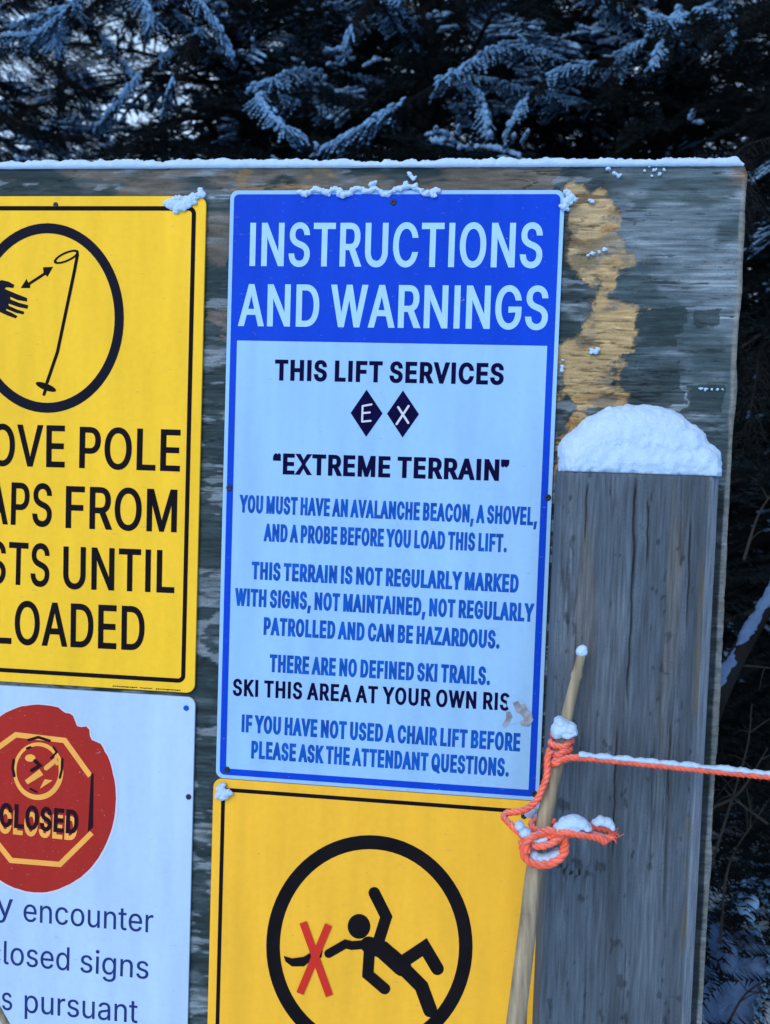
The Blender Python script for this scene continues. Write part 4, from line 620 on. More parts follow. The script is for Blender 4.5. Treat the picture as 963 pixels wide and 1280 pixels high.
for sg in ([(-22, 957), (-18, 946), (20, 918.5), (81, 925.5), (113, 970)], [(-22, 1030), (14, 1075.5), (75, 1080.5), (115, 1041)]): poly_into(mb, [PX(stroke(sg, 6.6, False), Y2)])
poly_into(mb, [PX(ell(48, 964, 31.5, 36), Y2), PX(ell(47.2, 963, 26.5, 30.5), Y2)[::-1]])
poly_into(mb, [PX(ell(38, 947.5, 6.5, 4.6, 20), Y2)]); poly_into(mb, [PX(stroke([(58, 960), (70, 950)], 6), Y2)]); poly_into(mb, [PX([(68, 943), (71, 943), (73, 956), (70, 957)], Y2 - .0001)])
poly_into(mb, [PX(stroke([(33, 978), (52, 965)], 6, False, 8.5), Y2)]); poly_into(mb, [PX([(50, 986), (66, 975.5), (56, 974)], Y2)])
words('tan_lettering', M_tan, t, 'CLOSED', (-2, 1041), (96, 1051), 30, Y2, (50, 22), 6); mb.build('tan_marks', M_tan, t)
for L_ in ([PX([(114, 967), (117, 967), (116.5, 1034), (110, 1040)], Y3)], [PX(stroke([(36, 925), (48, 921.5), (62, 926)], 3.4), Y3)], [PX(stroke([(17.5, 950), (16, 960), (18, 970)], 3.4), Y3)], [PX(stroke([(78, 949), (77.5, 962), (75, 972)], 3), Y3)], [PX(stroke([(44, 951), (50, 957), (40, 963)], 4.6), Y3)], [PX(stroke([(67, 934), (71, 940), (64, 948)], 2.6), Y3)], [PX(stroke([(34, 935.5), (38, 934)], 3), Y3)], [PX(stroke([(38, 986), (46, 990)], 2.4), Y3)]):
    mb = MB(); poly_into(mb, L_); mb.build('shadow_mark', M_purple, t)
words('dark_lettering', M_purple, t, 'CLOSED', (-1, 1033), (97.5, 1043), 30, Y3, (50, 22), 6)
for s, a, b in (('may', (-60, 1142.5), (17, 1146)), ('encounter', (29.5, 1151.5), (191.5, 1166)), ('closed', (-15, 1203), (86.5, 1213.5)), ('signs', (100.5, 1215), (185.5, 1224)), ('is', (-4, 1262), (15.5, 1263)), ('pursuant', (31, 1265.5), (172, 1279))):
    words('lettering', M_ink, t, s, a, b, 29, Y1, (3, 0), 4)
for u, v, m_ in ((233, 885, M_textblue), (236, 996, M_screw)): screw(t, u, v, .0045, m_)

# ---- amber falling skier sign, lower middle
ra = (avg(at(269.5, 1000)[0], at(258, 1275)[0]), at(668, 1230)[0] + .004, at(450, 1560)[2], at(400, 990)[2])
ra = (ra[0], ra[1], ra[2], rb[2] - .0012)
t = empty('warning_sign', (avg(ra[0], ra[1]), 0, ra[2]))
tag(t, 'amber sign with a black falling figure and red cross in a ring', 'sign')
plate('plate', ra, .014, M_amber, t)
mb = MB(); frame_into(mb, ra, .0135, .0062, .012, Y1); mb.build('black_border', M_black, t)
mb = MB(); poly_into(mb, [PX(ell(462, 1183, 129, 139), Y1), PX(ell(462, 1183, 112, 121.5), Y1)[::-1]]); mb.build('ring', M_black, t)
mb = MB(); k = 0
for loops in ([ell(449, 1158, 14.2, 15.5, 32)], [stroke([(473, 1178), (483, 1146), (468, 1116)], 14.5)], [stroke([(461, 1181), (478, 1187), (503, 1209)], 21, True, 23)],
              [stroke([(501, 1204), (531, 1184), (547, 1211)], 16)], [stroke([(503, 1209), (527, 1233), (538, 1263)], 17.5)], [stroke([(462, 1186), (460, 1218), (481, 1236)], 14)], [stroke([(462, 1180), (440, 1182), (432, 1180), (411, 1192)], 11)],
              [[(355, 1195), (365, 1198), (380, 1196), (392, 1188), (404, 1184), (402, 1197), (390, 1200), (380, 1208), (365, 1208), (357, 1202)]]):
    poly_into(mb, [PX(L, Y1 - k * .00012) for L in loops]); k += 1
mb.build('figure_symbol', M_black, t)
mb = MB(); poly_into(mb, [PX(stroke([(379, 1153), (412, 1245)], 9.5, False), Y3 - .0004)]); poly_into(mb, [PX(stroke([(411, 1156), (375, 1242)], 9.5, False), Y3 - .00055)]); mb.build('red_cross', M_cross, t)
for u, v in ((278, 990), (655, 1020)): screw(t, u, v, .0045)

# ------------------------------------------------------------------ snow and ice
import bmesh
def lump(name, blobs, voxel, amp, freq, mat_, label, cat='snow', seed=0, flat_z=None, smooth_it=2, back_y=None, group=None, fine=0):
    """snow clump: overlapping ellipsoids fused into one skin, then roughened"""
    bm = bmesh.new()
    for cpos, rad in blobs:
        bmesh.ops.create_icosphere(bm, subdivisions=3, radius=1, matrix=Matrix.Translation(Vector(cpos)) @ Matrix.Diagonal((*rad, 1)))
    me = bpy.data.meshes.new(name); bm.to_mesh(me); bm.free()
    tmp = bpy.data.objects.new(name, me); C.objects.link(tmp)
    md = tmp.modifiers.new('r', 'REMESH'); md.mode = 'VOXEL'; md.voxel_size = voxel
    if smooth_it:
        ms = tmp.modifiers.new('s', 'SMOOTH'); ms.iterations = smooth_it; ms.factor = .5
    dg = bpy.context.evaluated_depsgraph_get(); m2 = bpy.data.meshes.new_from_object(tmp.evaluated_get(dg))
    bpy.data.objects.remove(tmp); bpy.data.meshes.remove(me); m2.name = name
    n = len(m2.vertices); co = np.empty(n * 3); m2.vertices.foreach_get('co', co); co = co.reshape(-1, 3)
    no = np.empty(n * 3); m2.vertices.foreach_get('normal', no); no = no.reshape(-1, 3)
    d = (fbm(co[:, 0] * freq, co[:, 1] * freq, co[:, 2] * freq, 100 + seed, 4, .6) - .5) * 2 * amp
    if fine: d = d + (fbm(co[:, 0] * 420, co[:, 1] * 420, co[:, 2] * 420, 150 + seed, 2) - .5) * 2 * fine
    co = co + no * d[:, None]
    if flat_z is not None: co[:, 2] = np.where(co[:, 2] < flat_z, flat_z - .006 * np.maximum(0, fbm(co[:, 0] * 70, 3, 0, 171, 3) - .42) * sstep(PY - .0008, PY - .003, co[:, 1]) + (co[:, 2] - flat_z) * .04, co[:, 2])
    if back_y is not None: co[:, 1] = np.minimum(co[:, 1], back_y)
    m2.vertices.foreach_set('co', co.ravel()); m2.polygons.foreach_set('use_smooth', np.ones(len(m2.polygons), bool)); m2.update()
    m2.materials.clear(); m2.materials.append(mat_)
    o = bpy.data.objects.new(name, m2); C.objects.link(o)
    return tag(o, label, cat, group)
def B(u, v, y, ru, rv, ry):
    s = (CAM_D + y) / F; return (at(u, v, y), (ru * s, ry, rv * s))

# mound on the post top
xa, xb = px0 - .001, px1 + .008; cxm = (xa + xb) / 2; hw = (xb - xa) / 2
bl = []
for k in range(9):
    f = -1 + 2 * k / 8; x = cxm + f * hw * .80; hgt = .103 * (1 - abs(f + .06) ** 3.0 * .42)
    bl.append(((cxm + f * hw * .70, PY / 2 - .001, pz1 + .018), (.033, .042, .034))); bl.append(((cxm + f * hw * .68, PY / 2, pz1 + hgt * .44), (.038, .041, hgt * .53)))
for f in (-.84, .84): bl.append(((cxm + f * hw, PY / 2, pz1 + .010), (.018, .043, .030)))
for v_ in bl: pass
lump('snow_mound', bl, 0.0028, .0034, 120, M_snow, 'deep rounded mound of snow sitting on top of the timber post', seed=1, flat_z=pz1 + .0005, smooth_it=9, fine=.0010)

# snow lying along the board's top edge
n = 900; xs_ = np.linspace(-.92, bx1 - .007, n); m_ = 13
hgt = .0135 + .006 * (fbm(xs_ * 12, 0, 0, 201) - .5) + .007 * (fbm(xs_ * 70, 0, 0, 202, 3) - .5)
hgt *= sstep(bx1 - .006, bx1 - .016, xs_) * .75 + .25
V = []
for j in range(m_):
    a = math.pi * j / (m_ - 1); ca, sa = math.cos(a), math.sin(a)
    yy = .0165 - .0185 * np.sign(ca) * abs(ca) ** .55 + (fbm(xs_ * 130, j * 1.1, 0, 203, 3) - .5) * .009 * sa
    zz = bz1 - .0005 + hgt * max(sa, 0) ** .5 + (fbm(xs_ * 230, j * 1.3, 0, 204, 3) - .5) * .0062 * sa
    V.append(np.stack([xs_, yy, zz], -1))
V = np.array(V); I = np.arange(m_ * n).reshape(m_, n)
q = np.stack([I[:-1, :-1], I[:-1, 1:], I[1:, 1:], I[1:, :-1]], -1).reshape(-1, 4)
cl = np.stack([I[-1, :-1], I[-1, 1:], I[0, 1:], I[0, :-1]], -1)
o = mesh_obj('snow_strip', V.reshape(-1, 3), np.concatenate([q, cl]), M_snow, None, True)
tag(o, 'long thin strip of crusted snow along the top edge of the notice board', 'snow')

def sprinkle(pts, y, r0, r1, ry=.004):
    out = []
    for u, v in pts:
        r = RNG.uniform(r0, r1); out.append(B(u, v, y, r * RNG.uniform(.9, 1.4), r, ry * RNG.uniform(.8, 1.2)))
        for _k in range(3):
            r2 = r * RNG.uniform(.35, .7); out.append(B(u + RNG.uniform(-1.3, 1.3) * r, v + RNG.uniform(-1.1, .8) * r, y - RNG.uniform(0, .001), r2 * RNG.uniform(.7, 1.5), r2, ry * RNG.uniform(.4, .8)))
    return out
# ragged rime on the blue sign's upper edge
pts = [(376 + k * 3.6, 240.5 + 3.0 * math.sin(k * .9) - (10 * math.exp(-((k - 37) / 2.6) ** 2) + 4 * math.exp(-((k - 22) / 3.5) ** 2) + 2.5 * math.exp(-((k - 9) / 4) ** 2))) for k in range(49)]
b_ = sprinkle(pts, -.004, 2.3, 3.6, .0045) + sprinkle([(380, 243), (384, 242), (424, 243), (430, 245), (436, 243), (517, 224), (513, 219), (507, 229), (520, 231), (500, 236), (528, 238), (535, 241), (541, 244), (464, 231), (468, 229)], -.005, 2.2, 3.8, .0045)
lump('snow_crust', b_, .0011, .0016, 330, M_snowfine, 'ragged ridge of snow clinging to the top edge of the blue headed sign', seed=2, smooth_it=6)
b_ = sprinkle([(208, 254), (213, 252), (219, 250), (226, 248), (233, 248), (240, 246), (247, 244), (252, 243), (232, 254), (225, 257), (214, 259), (238, 251), (220, 255), (236, 256), (229, 260), (222, 261), (243, 253), (212, 257), (240, 249), (216, 255)], -.0045, 3.2, 5.4, .004)
lump('snow_crust', b_, .0012, .0017, 330, M_snowfine, 'patch of snow stuck on the upper corner of the bright yellow sign', seed=3, smooth_it=6)
b_ = sprinkle([(707, 240), (711, 243), (715, 247), (719, 250), (712, 249), (708, 252), (706, 259)], -.005, 2.5, 4.5, .005)
lump('ice_flake', b_, .0012, .0020, 420, M_snowfine, 'small white spike of ice on the corner of the blue headed sign', 'ice', seed=4, smooth_it=1)
b_ = sprinkle([(276, 986), (279, 990), (274, 993), (278, 996), (282, 992)], -.007, 3.5, 5.5, .006)
lump('snow_clump', b_, .0012, .0020, 420, M_snowfine, 'snow clump on the screw at the corner of the amber sign', seed=5, smooth_it=1)
for k, (bp, lab) in enumerate((
    ([(735, 319), (742, 317), (749, 315), (756, 312)], 'thin streak of snow caught on the bare ochre ply below its brown spot'),
    ([(739, 251), (741, 252)], 'tiny white snow chip on the ochre ply nearest the board top'),
    ([(741, 438), (745, 441), (739, 441), (748, 437)], 'white snow chip on the ochre ply midway down the bare patch'),
    ([(876, 486), (882, 487), (890, 487), (897, 487), (903, 487)], 'short level white snow streak on the dark teal paint remains'),
    ([(700, 637), (699, 645), (703, 651), (697, 634)], 'lump of snow wedged between the white sign edge and timber post'),
    ([(704, 450), (703, 458), (702, 463)], 'bit of rime beside the blue sign edge at the bare ochre ply'),
    ([(812, 207), (818, 213), (824, 218), (806, 214), (830, 212), (815, 220)], 'snow smear hanging below the strip at the board top'),
    ([(760, 211), (768, 217), (774, 220)], 'slanted snow smear below the board top left of a larger smear'))):
    lump('snow_chip', sprinkle(bp, .0015 if k != 4 else -.006, 1.4, 2.5, .003), .0011, .0018, 450, M_snowfine, lab, seed=10 + k, smooth_it=4, group='bits of snow stuck to the board')

# ------------------------------------------------------------------ bamboo pole, rope
def spline(P, n):
    P = [np.array(p, float) for p in P]; P = [2 * P[0] - P[1]] + P + [2 * P[-1] - P[-2]]; out = []
    for i in range(1, len(P) - 2):
        for k in range(n):
            t = k / n; a, b, c_, d = P[i - 1:i + 3]
            out.append(.5 * (2 * b + (c_ - a) * t + (2 * a - 5 * b + 4 * c_ - d) * t * t + (3 * b - a - 3 * c_ + d) * t ** 3))
    out.append(P[-2]); return np.array(out)
def resample(P, step):
    d = np.concatenate([[0], np.cumsum(np.linalg.norm(np.diff(P, axis=0), axis=1))]); n = max(2, int(d[-1] / step) + 1)
    s = np.linspace(0, d[-1], n); return np.stack([np.interp(s, d, P[:, i]) for i in range(3)], -1), s
def frames(P):
    T = np.gradient(P, axis=0); T /= np.linalg.norm(T, axis=1)[:, None]; N = np.zeros_like(P); u = np.cross(T[0], [0.3, 0.2, 0.9]); N[0] = u / np.linalg.norm(u)
    for i in range(1, len(P)):
        v = N[i - 1] - T[i] * (N[i - 1] @ T[i]); N[i] = v / np.linalg.norm(v)
    return T, N, np.cross(T, N)
def tube_into(mb, P, rad, n=8, caps=True):
    P = np.asarray(P); rad = np.broadcast_to(rad, (len(P),)); T, N, Bn = frames(P); V = []; F_ = []
    for i in range(len(P)):
        for k in range(n):
            a = 2 * math.pi * k / n; V.append(P[i] + rad[i] * (math.cos(a) * N[i] + math.sin(a) * Bn[i]))
    for i in range(len(P) - 1):
        for k in range(n): F_.append((i * n + k, i * n + (k + 1) % n, (i + 1) * n + (k + 1) % n, (i + 1) * n + k))
    if caps: F_ += [tuple(reversed(range(n))), tuple((len(P) - 1) * n + k for k in range(n))]
    mb.add(V, F_)
def rope_into(mb, P, r, step=.0022):
    P, s = resample(P, step); T, N, Bn = frames(P); ROPE_P.append((P, T, N, Bn))
    for k in range(3):
        ph = s / (r * 5.2) * 2 * math.pi + k * 2 * math.pi / 3
        tube_into(mb, P + (np.cos(ph)[:, None] * N + np.sin(ph)[:, None] * Bn) * r * .50, r * .56 * (1 + .06 * np.sin(s * 900 + k)), 7)
pole_px = [(727.5, 817, -.100), (714, 873, -.107), (701, 931, -.116), (689, 985, -.132), (668, 1090, -.172), (661.5, 1145, -.195), (645, 1280, -.262)]
PP = [at(*p) for p in pole_px]; dv = PP[-1] - PP[-2]; PP.append(PP[-1] + dv * (PP[-1][2] + .08) / -dv[2])
pole_c = spline(PP, 14); pole_c, ps_ = resample(pole_c, .006)
prad = np.interp(pole_c[:, 2], [0, .9, 1.05, 1.14, 1.19, 1.30], [.0130, .0116, .0106, .0094, .0078, .0047])
for zn in (1.005, .70, .40, 1.235): prad = prad + .0016 * np.exp(-((pole_c[:, 2] - zn) / .004) ** 2)
mb = MB(); tube_into(mb, pole_c, prad, 16); o = mb.build('bamboo_pole', M_bamboo, None, True)
tag(o, 'bent weathered bamboo pole with orange rope tied round it before the post', 'pole')
def pole_at(z): i = np.argmin(abs(pole_c[:, 2] - z)); return pole_c[i], prad[i]
LA = at(-46, 1182, -.36); LD = at(34, 1328, -.36) - LA; LD = LD * (LA[2] + .05) / -LD[2]
mb = MB(); tube_into(mb, np.array([LA + LD * k / 30 for k in range(31)]), .0036, 12)
o = mb.build('bamboo_pole', M_bamboo, None, True); tag(o, 'slim tan bamboo pole just entering the lower corner below the words', 'pole')
q = at(727.5, 813, -.100)
lump('snow_tuft', [(q + np.array([0, 0, -.002]), (.0082, .0085, .0072)), (q + np.array([.001, 0, .002]), (.0068, .007, .006))], .0012, .0012, 250, M_snowfine, 'little round snow cap on the tip of the bent bamboo pole', seed=30, smooth_it=2)

mb = MB(); rr = .0045; ROPE_P = []
z0, z1 = at(703, 948, -.116)[2], at(703, 919, -.116)[2]
helix = []
for k in range(64 + 1):
    tt = k / 64; z = z0 + (z1 - z0) * tt; pc, pr_ = pole_at(z); a = 2 * math.pi * 3.0 * tt - 2.2
    helix.append(pc + np.array([math.cos(a), math.sin(a), 0]) * (pr_ + rr * .9) + np.array([0, 0, 0]))
start = np.array(helix[0])
# taut run to the right, sagging a little
e0 = at(718, 947, -.128); e1 = at(963, 971, -.118); far = e1 + (e1 - e0) * 5.5; far[1] = -.10; far[2] = e1[2] - .055
mid = at(840, 958.5, -.122)
pc, pr_ = pole_at(z0)
rope_into(mb, spline([pc + np.array([-.0145, -.002, .004]), pc + np.array([-.004, -pr_ - .005, .001]), e0, mid, e1, (e1 * .6 + far * .4), far], 24), rr)
rope_into(mb, np.array(helix), rr)
# tail down to the sign corner and back into the knot
yk = -.190
tail = [pc + np.array([-.010, -.012, .018]), at(685, 946, -.136), at(684, 968, -.142), at(679, 984, -.148), at(670, 1002, -.152), at(655, 1013, -.152), at(636, 1016, -.150), at(630, 1021, -.155), at(641, 1033, -.170), at(655, 1048, yk), at(657, 1064, yk)]
rope_into(mb, spline(tail, 16), rr)
ring_ = [at(681 + 26 * math.cos(a), 1062 + 18.5 * math.sin(a) - 3 * math.cos(a), yk - .006 * math.sin(a)) for a in np.linspace(3.3, 3.3 + 2 * math.pi * 1.08, 40)]
rope_into(mb, np.array(ring_), rr * 1.25)
ring2 = [at(681 + 24 * math.cos(a), 1058 + 15 * math.sin(a), yk - .004 + .010 * math.cos(a)) for a in np.linspace(-.2, -.2 - 2 * math.pi * .55, 30)]
rope_into(mb, np.array(ring2), rr * 1.15)
bow = [at(672, 1042, yk + .004), at(688, 1038, yk - .010), at(703, 1046, yk - .004), at(716, 1042, yk), at(738, 1043, yk + .006), at(758, 1048, yk + .012), at(766, 1044, yk + .016), at(762, 1037, yk + .018), at(742, 1033, yk + .016), at(716, 1034, yk + .014), at(698, 1030, yk + .018)]
rope_into(mb, spline(bow, 14), rr * 1.1)
loose = [at(660, 1050, yk + .006), at(672, 1058, yk - .012), at(690, 1054, yk - .012), at(706, 1044, yk - .006), at(702, 1066, yk - .002), at(690, 1080, yk - .006), at(672, 1081, yk - .002), at(656, 1070, yk + .002), at(652, 1052, yk + .004)]
rope_into(mb, spline(loose, 12), rr)
loose = [at(684, 1046, yk - .004), at(704, 1040, yk - .012), at(722, 1043, yk - .010), at(746, 1047, yk), at(757, 1053, yk + .006)]
rope_into(mb, spline(loose, 12), rr)
wrap = []
pc2, pr2 = pole_at(at(680, 1040, -.155)[2])
for k in range(40):
    a = 2 * math.pi * 1.6 * k / 39; wrap.append(pc2 + np.array([math.cos(a) * (pr2 + rr * .9), math.sin(a) * (pr2 + rr * .9), .010 - .018 * k / 39]))
rope_into(mb, np.array(wrap), rr)
# loose fibres standing off the strands, a few frayed ends at the bow
for P, T, N, Bn in ROPE_P:
    for i in range(len(P)):
        for _k in range(4):
            a = RNG.uniform(0, 6.283); rad = math.cos(a) * N[i] + math.sin(a) * Bn[i]; d = rad * RNG.uniform(.3, 1) + T[i] * RNG.uniform(-1, 1) + RNG.normal(size=3) * .3; d /= np.linalg.norm(d)
            b0 = P[i] + rad * rr * .9; s_ = np.cross(d, rad); s_ = s_ / (np.linalg.norm(s_) + 1e-9) * .00016; e_ = b0 + d * RNG.uniform(.0015, .0045)
            mb.add([b0 - s_, b0 + s_, e_], [(0, 1, 2)])
for k in range(26):
    b0 = at(762 + RNG.uniform(-2, 3), 1043 + RNG.uniform(-6, 5), yk + .012); d = np.array([RNG.uniform(.3, 1), RNG.uniform(-.4, .4), RNG.uniform(-.7, .5)])
    tube_into(mb, spline([b0, b0 + d * .007, b0 + d * .012 + RNG.normal(size=3) * .002], 3), .0004, 4)
rope = mb.build('rope', M_rope, None, True)
tag(rope, 'orange twisted rope knotted on the bamboo pole and stretched across the post', 'rope')

def lumps_px(name, L, label, y, seed, vox=.0015, amp=.0016, ry=.008, frq=240):
    lump(name, [B(u, v, y, ru, rv, ry) for u, v, ru, rv in L], vox, amp, frq, M_snowfine, label, seed=seed, smooth_it=2)
lumps_px('snow_clump', [(696, 913, 7, 10), (704, 909, 9, 11), (713, 910, 8, 8), (700, 902, 7, 6), (708, 917, 9, 5), (717, 914, 5, 5)], 'snow clump sitting on the rope coil of the bamboo pole', -.124, 40, ry=.016)
lumps_px('snow_clump', [(700, 1036, 8, 7), (708, 1030, 10, 9), (718, 1027, 12, 9), (727, 1029, 9, 7), (734, 1034, 6, 4), (714, 1036, 12, 5)], 'largest snow clump on the orange knot beside the pole', yk - .002, 41, ry=.012)
lumps_px('snow_clump', [(745, 1028, 5, 4), (752, 1026, 7, 6), (760, 1028, 7, 6), (765, 1033, 4, 5)], 'snow clump at the free end of the orange bow', yk + .008, 42, ry=.009)
lumps_px('snow_clump', [(650, 1032, 6, 6), (657, 1041, 8, 7), (665, 1047, 8, 6), (674, 1050, 8, 5), (680, 1047, 6, 4)], 'snow clump in the crook of the knot next to the amber sign', yk - .003, 43, ry=.009)
lumps_px('snow_clump', [(668, 1069, 6, 6), (676, 1074, 9, 7), (685, 1073, 9, 7), (694, 1068, 7, 5), (698, 1064, 4, 3)], 'snow filling the lower loop of the orange knot', yk + .002, 44, ry=.009)
lumps_px('snow_clump', [(668, 1012, 6, 6), (662, 1017, 7, 5), (672, 1020, 7, 5), (676, 1008, 5, 5)], 'snow clump between the white sign corner and the bamboo pole', -.128, 45, ry=.008)
L = []
Pn = spline([e0 + np.array([.01, 0, .0045]), mid + np.array([0, 0, .0045]), e1 + np.array([0, 0, .0045]), e1 * .9 + far * .1 + np.array([0, 0, .0045])], 60)
for k, p in enumerate(Pn):
    h_ = noise(k * .23, 0, 0, 301)
    if h_ > -1: L.append((p + np.array([0, RNG.uniform(-.001, .001), .001 * h_]), (.0052, .0042 + .0012 * h_, .0018 + .0026 * h_)))
lump('snow_ridge', L, .0013, .0011, 260, M_snowfine, 'thin ridge of snow lying on the stretched orange rope before the post', seed=46, smooth_it=1)

# ------------------------------------------------------------------ ground
n = 160; g1 = np.sign(np.linspace(-1, 1, n)) * np.abs(np.linspace(-1, 1, n)) ** 3 * 300
GX, GY = np.meshgrid(g1, g1); GZ = (fbm(GX * .5, GY * .5, 0, 401) - .5) * .35 * sstep(1.0, 3.0, np.hypot(GX, GY)) + .95 * np.maximum(GY - 40, 0) * (1 + .25 * np.sin(GX * .03)) - .02  # far rising slope is added as a bright backdrop for the tree gaps
GZ += (fbm(GX * 3, GY * 3, 0, 402) - .5) * .06
I = np.arange(n * n).reshape(n, n)
o = mesh_obj('ground', np.stack([GX, GY, GZ], -1).reshape(-1, 3), np.stack([I[:-1, :-1], I[:-1, 1:], I[1:, 1:], I[1:, :-1]], -1).reshape(-1, 4), M_ground, None, True)
tag(o, 'snow covered ground', None, kind='structure')

# ------------------------------------------------------------------ conifers
def ico_tpl():
    bm = bmesh.new(); bmesh.ops.create_icosphere(bm, subdivisions=1, radius=1); V = np.array([v.co[:] for v in bm.verts]); F_ = np.array([[v.index for v in f.verts] for f in bm.faces]); bm.free(); return V, F_
ICO = ico_tpl()
def norm(a): return a / np.linalg.norm(a, axis=-1, keepdims=True)
def make_bough(seed, L=1.0, dens=1.0):
    """one drooping spray: needles (tri soup), wood (axis lines), snow (points, dirs, sizes)"""
    g = np.random.default_rng(seed); nt_ = 34; tw = []
    ax = lambda t: np.stack([L * t, .06 * L * np.sin(t * 5 + seed), .10 * L * t - .42 * L * t ** 2.0], -1)
    for i in range(nt_):
        t = .10 + .90 * (i + g.uniform(-.3, .3)) / nt_; t = min(t, 1.0); sd = 1 if i % 2 else -1
        l = L * (.42 * (1 - t) ** .75 + .09) * g.uniform(.7, 1.2) * min(1, .45 + t * 3)
        a = R(g.uniform(38, 62)); tw.append((t, sd, l, a, g.uniform(-.15, .1)))
    lines = [ax(np.linspace(0, 1, 14))]
    for t, sd, l, a, dz in tw:
        p0 = ax(np.array([t]))[0]; s = np.linspace(0, 1, 7)[:, None]
        d = np.array([math.cos(a), sd * math.sin(a), dz]); lines.append(p0 + d * s * l + np.array([.06 * l, 0, -.38 * l]) * s ** 2)
        # small side twigs
        for k in range(int(l / .075)):
            u = g.uniform(.25, .95); pp = p0 + d * u * l + np.array([.06 * l, 0, -.38 * l]) * u * u; s2 = 1 if k % 2 else -1; a2 = a * sd + s2 * R(g.uniform(35, 55)); l2 = g.uniform(.05, .12) * (1.2 - u * .5)
            lines.append(pp + np.array([math.cos(a2), math.sin(a2), g.uniform(-.45, 0)]) * np.linspace(0, 1, 4)[:, None] * l2)
    tri = []; snow = []
    for li, P in enumerate(lines):
        Pr, s = resample(P, .0105 / dens); T = norm(np.gradient(Pr, axis=0)); m = len(Pr)
        sidev = norm(np.cross(T, [0, 0, 1.0]) + 1e-6); upv = np.cross(sidev, T)
        for ang in (-1.25, -.55, .1, .65, 1.3):
            an = ang + g.uniform(-.35, .35, m); dr = T * g.uniform(.45, .9, m)[:, None] + (np.sin(an)[:, None] * sidev + np.cos(an)[:, None] * upv * .75); dr = norm(dr)
            ln = g.uniform(.013, .023, m)[:, None]; w = g.uniform(.0013, .0022, m)[:, None]; wv = norm(np.cross(dr, g.normal(size=(m, 3))))
            jit = Pr + T * g.uniform(-.005, .005, m)[:, None]
            tri.append(np.stack([jit - wv * w, jit + wv * w, jit + dr * ln], 1))
        for i in range(0, m, 1): snow.append((Pr[i] + upv[i] * .006, T[i], s[i], li))
    tri = np.concatenate(tri).reshape(-1, 3)
    SP = np.array([q[0] for q in snow]); ST = np.array([q[1] for q in snow])
    return tri, lines, SP, ST
BOUGHS = [make_bough(k, 1.0) for k in (3, 4, 5, 6)]
def tree_meshes(seed, H, Rm_, nb, snow_amt, z_lo=.5, blob=.0085):
    g = np.random.default_rng(seed); TR = []; SV = []; SF = []; WB = MB(); nsv = 0
    for i in range(nb):
        z = z_lo + (H - .3 - z_lo) * ((i + g.uniform(0, 1)) / nb) ** 1.15; az = i * 2.39996 + g.uniform(-.4, .4); Lb = max(.22, Rm_ * (1 - z / H) ** .72 * g.uniform(.75, 1.15))
        el = R(g.uniform(-14, 12)) + .35 * (z / H); roll = R(g.uniform(-18, 18)); tri, lines, SP, ST = BOUGHS[i % 4]
        Mx = np.array(Matrix.Rotation(az, 3, 'Z') @ Matrix.Rotation(-el, 3, 'Y') @ Matrix.Rotation(roll, 3, 'X'))
        o_ = np.array([0, 0, z]); sc = Lb * np.array([1, 1, 1])
        TR.append((tri * sc) @ Mx.T + o_)
        for k, P in enumerate(lines[:1 + (34 if Lb > .5 else 0)]):
            Q = (P * sc) @ Mx.T + o_; r0 = (.012 if k == 0 else .0035) * (Lb + .25); tube_into(WB, Q, np.linspace(r0, r0 * .25, len(Q)), 4, False)
        if snow_amt > 0:
            Q = (SP * sc) @ Mx.T + o_; Td = ST @ Mx.T
            nz = fbm(Q[:, 0] * 2.6, Q[:, 1] * 2.6, Q[:, 2] * 2.6, 500 + seed, 3); fine = g.uniform(0, 1, len(Q))
            keep = (nz > .70 - .18 * snow_amt) & (fine < .9); Q = Q[keep]; Td = Td[keep]; nz = nz[keep]
            if len(Q):
                r = blob * g.uniform(.6, 1.3, len(Q))[:, None] * (1 + 1.0 * sstep(.5, .7, nz))[:, None]
                V0 = ICO[0] * (1 + .22 * g.normal(size=ICO[0].shape))
                sd_ = norm(np.cross(Td, [0, 0, 1.0]) + 1e-6); up_ = np.cross(sd_, Td)
                V = Q[:, None, :] + (V0[None, :, 0:1] * Td[:, None, :] * 1.7 + V0[None, :, 1:2] * sd_[:, None, :] + V0[None, :, 2:3] * up_[:, None, :] * .7) * r[:, None, :]
                k = len(ICO[0]); SF.append((ICO[1][None] + (np.arange(len(Q)) * k)[:, None, None] + nsv).reshape(-1, 3)); SV.append(V.reshape(-1, 3)); nsv += len(Q) * k
    TR = np.concatenate(TR)
    return TR, (np.concatenate(SV), np.concatenate(SF)) if SV else None, WB
def make_tree(loc, label, seed, H, Rm_, nb, snow_amt, z_lo=.5, blob=.0085):
    root = empty('conifer_tree', (0, 0, 0)); TR, SN, WB = tree_meshes(seed, H, Rm_, nb, snow_amt, z_lo, blob)
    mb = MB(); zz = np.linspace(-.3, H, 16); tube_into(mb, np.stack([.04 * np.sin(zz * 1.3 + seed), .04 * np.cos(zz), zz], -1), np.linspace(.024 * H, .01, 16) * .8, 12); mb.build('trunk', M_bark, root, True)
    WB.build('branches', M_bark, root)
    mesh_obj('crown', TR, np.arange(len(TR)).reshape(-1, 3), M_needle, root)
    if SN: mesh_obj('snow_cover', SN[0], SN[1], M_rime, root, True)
    root.location = loc; tag(root, label, 'tree', 'conifers behind the notice board'); return root
def copy_tree(src, loc, rz, sc, label):
    r_ = src.copy(); C.objects.link(r_); r_.location = loc; r_.rotation_euler = (0, 0, rz); r_.scale = (sc, sc, sc); r_['label'] = label
    for ch in list(src.children):
        c_ = ch.copy(); C.objects.link(c_); c_.parent = r_
    return r_
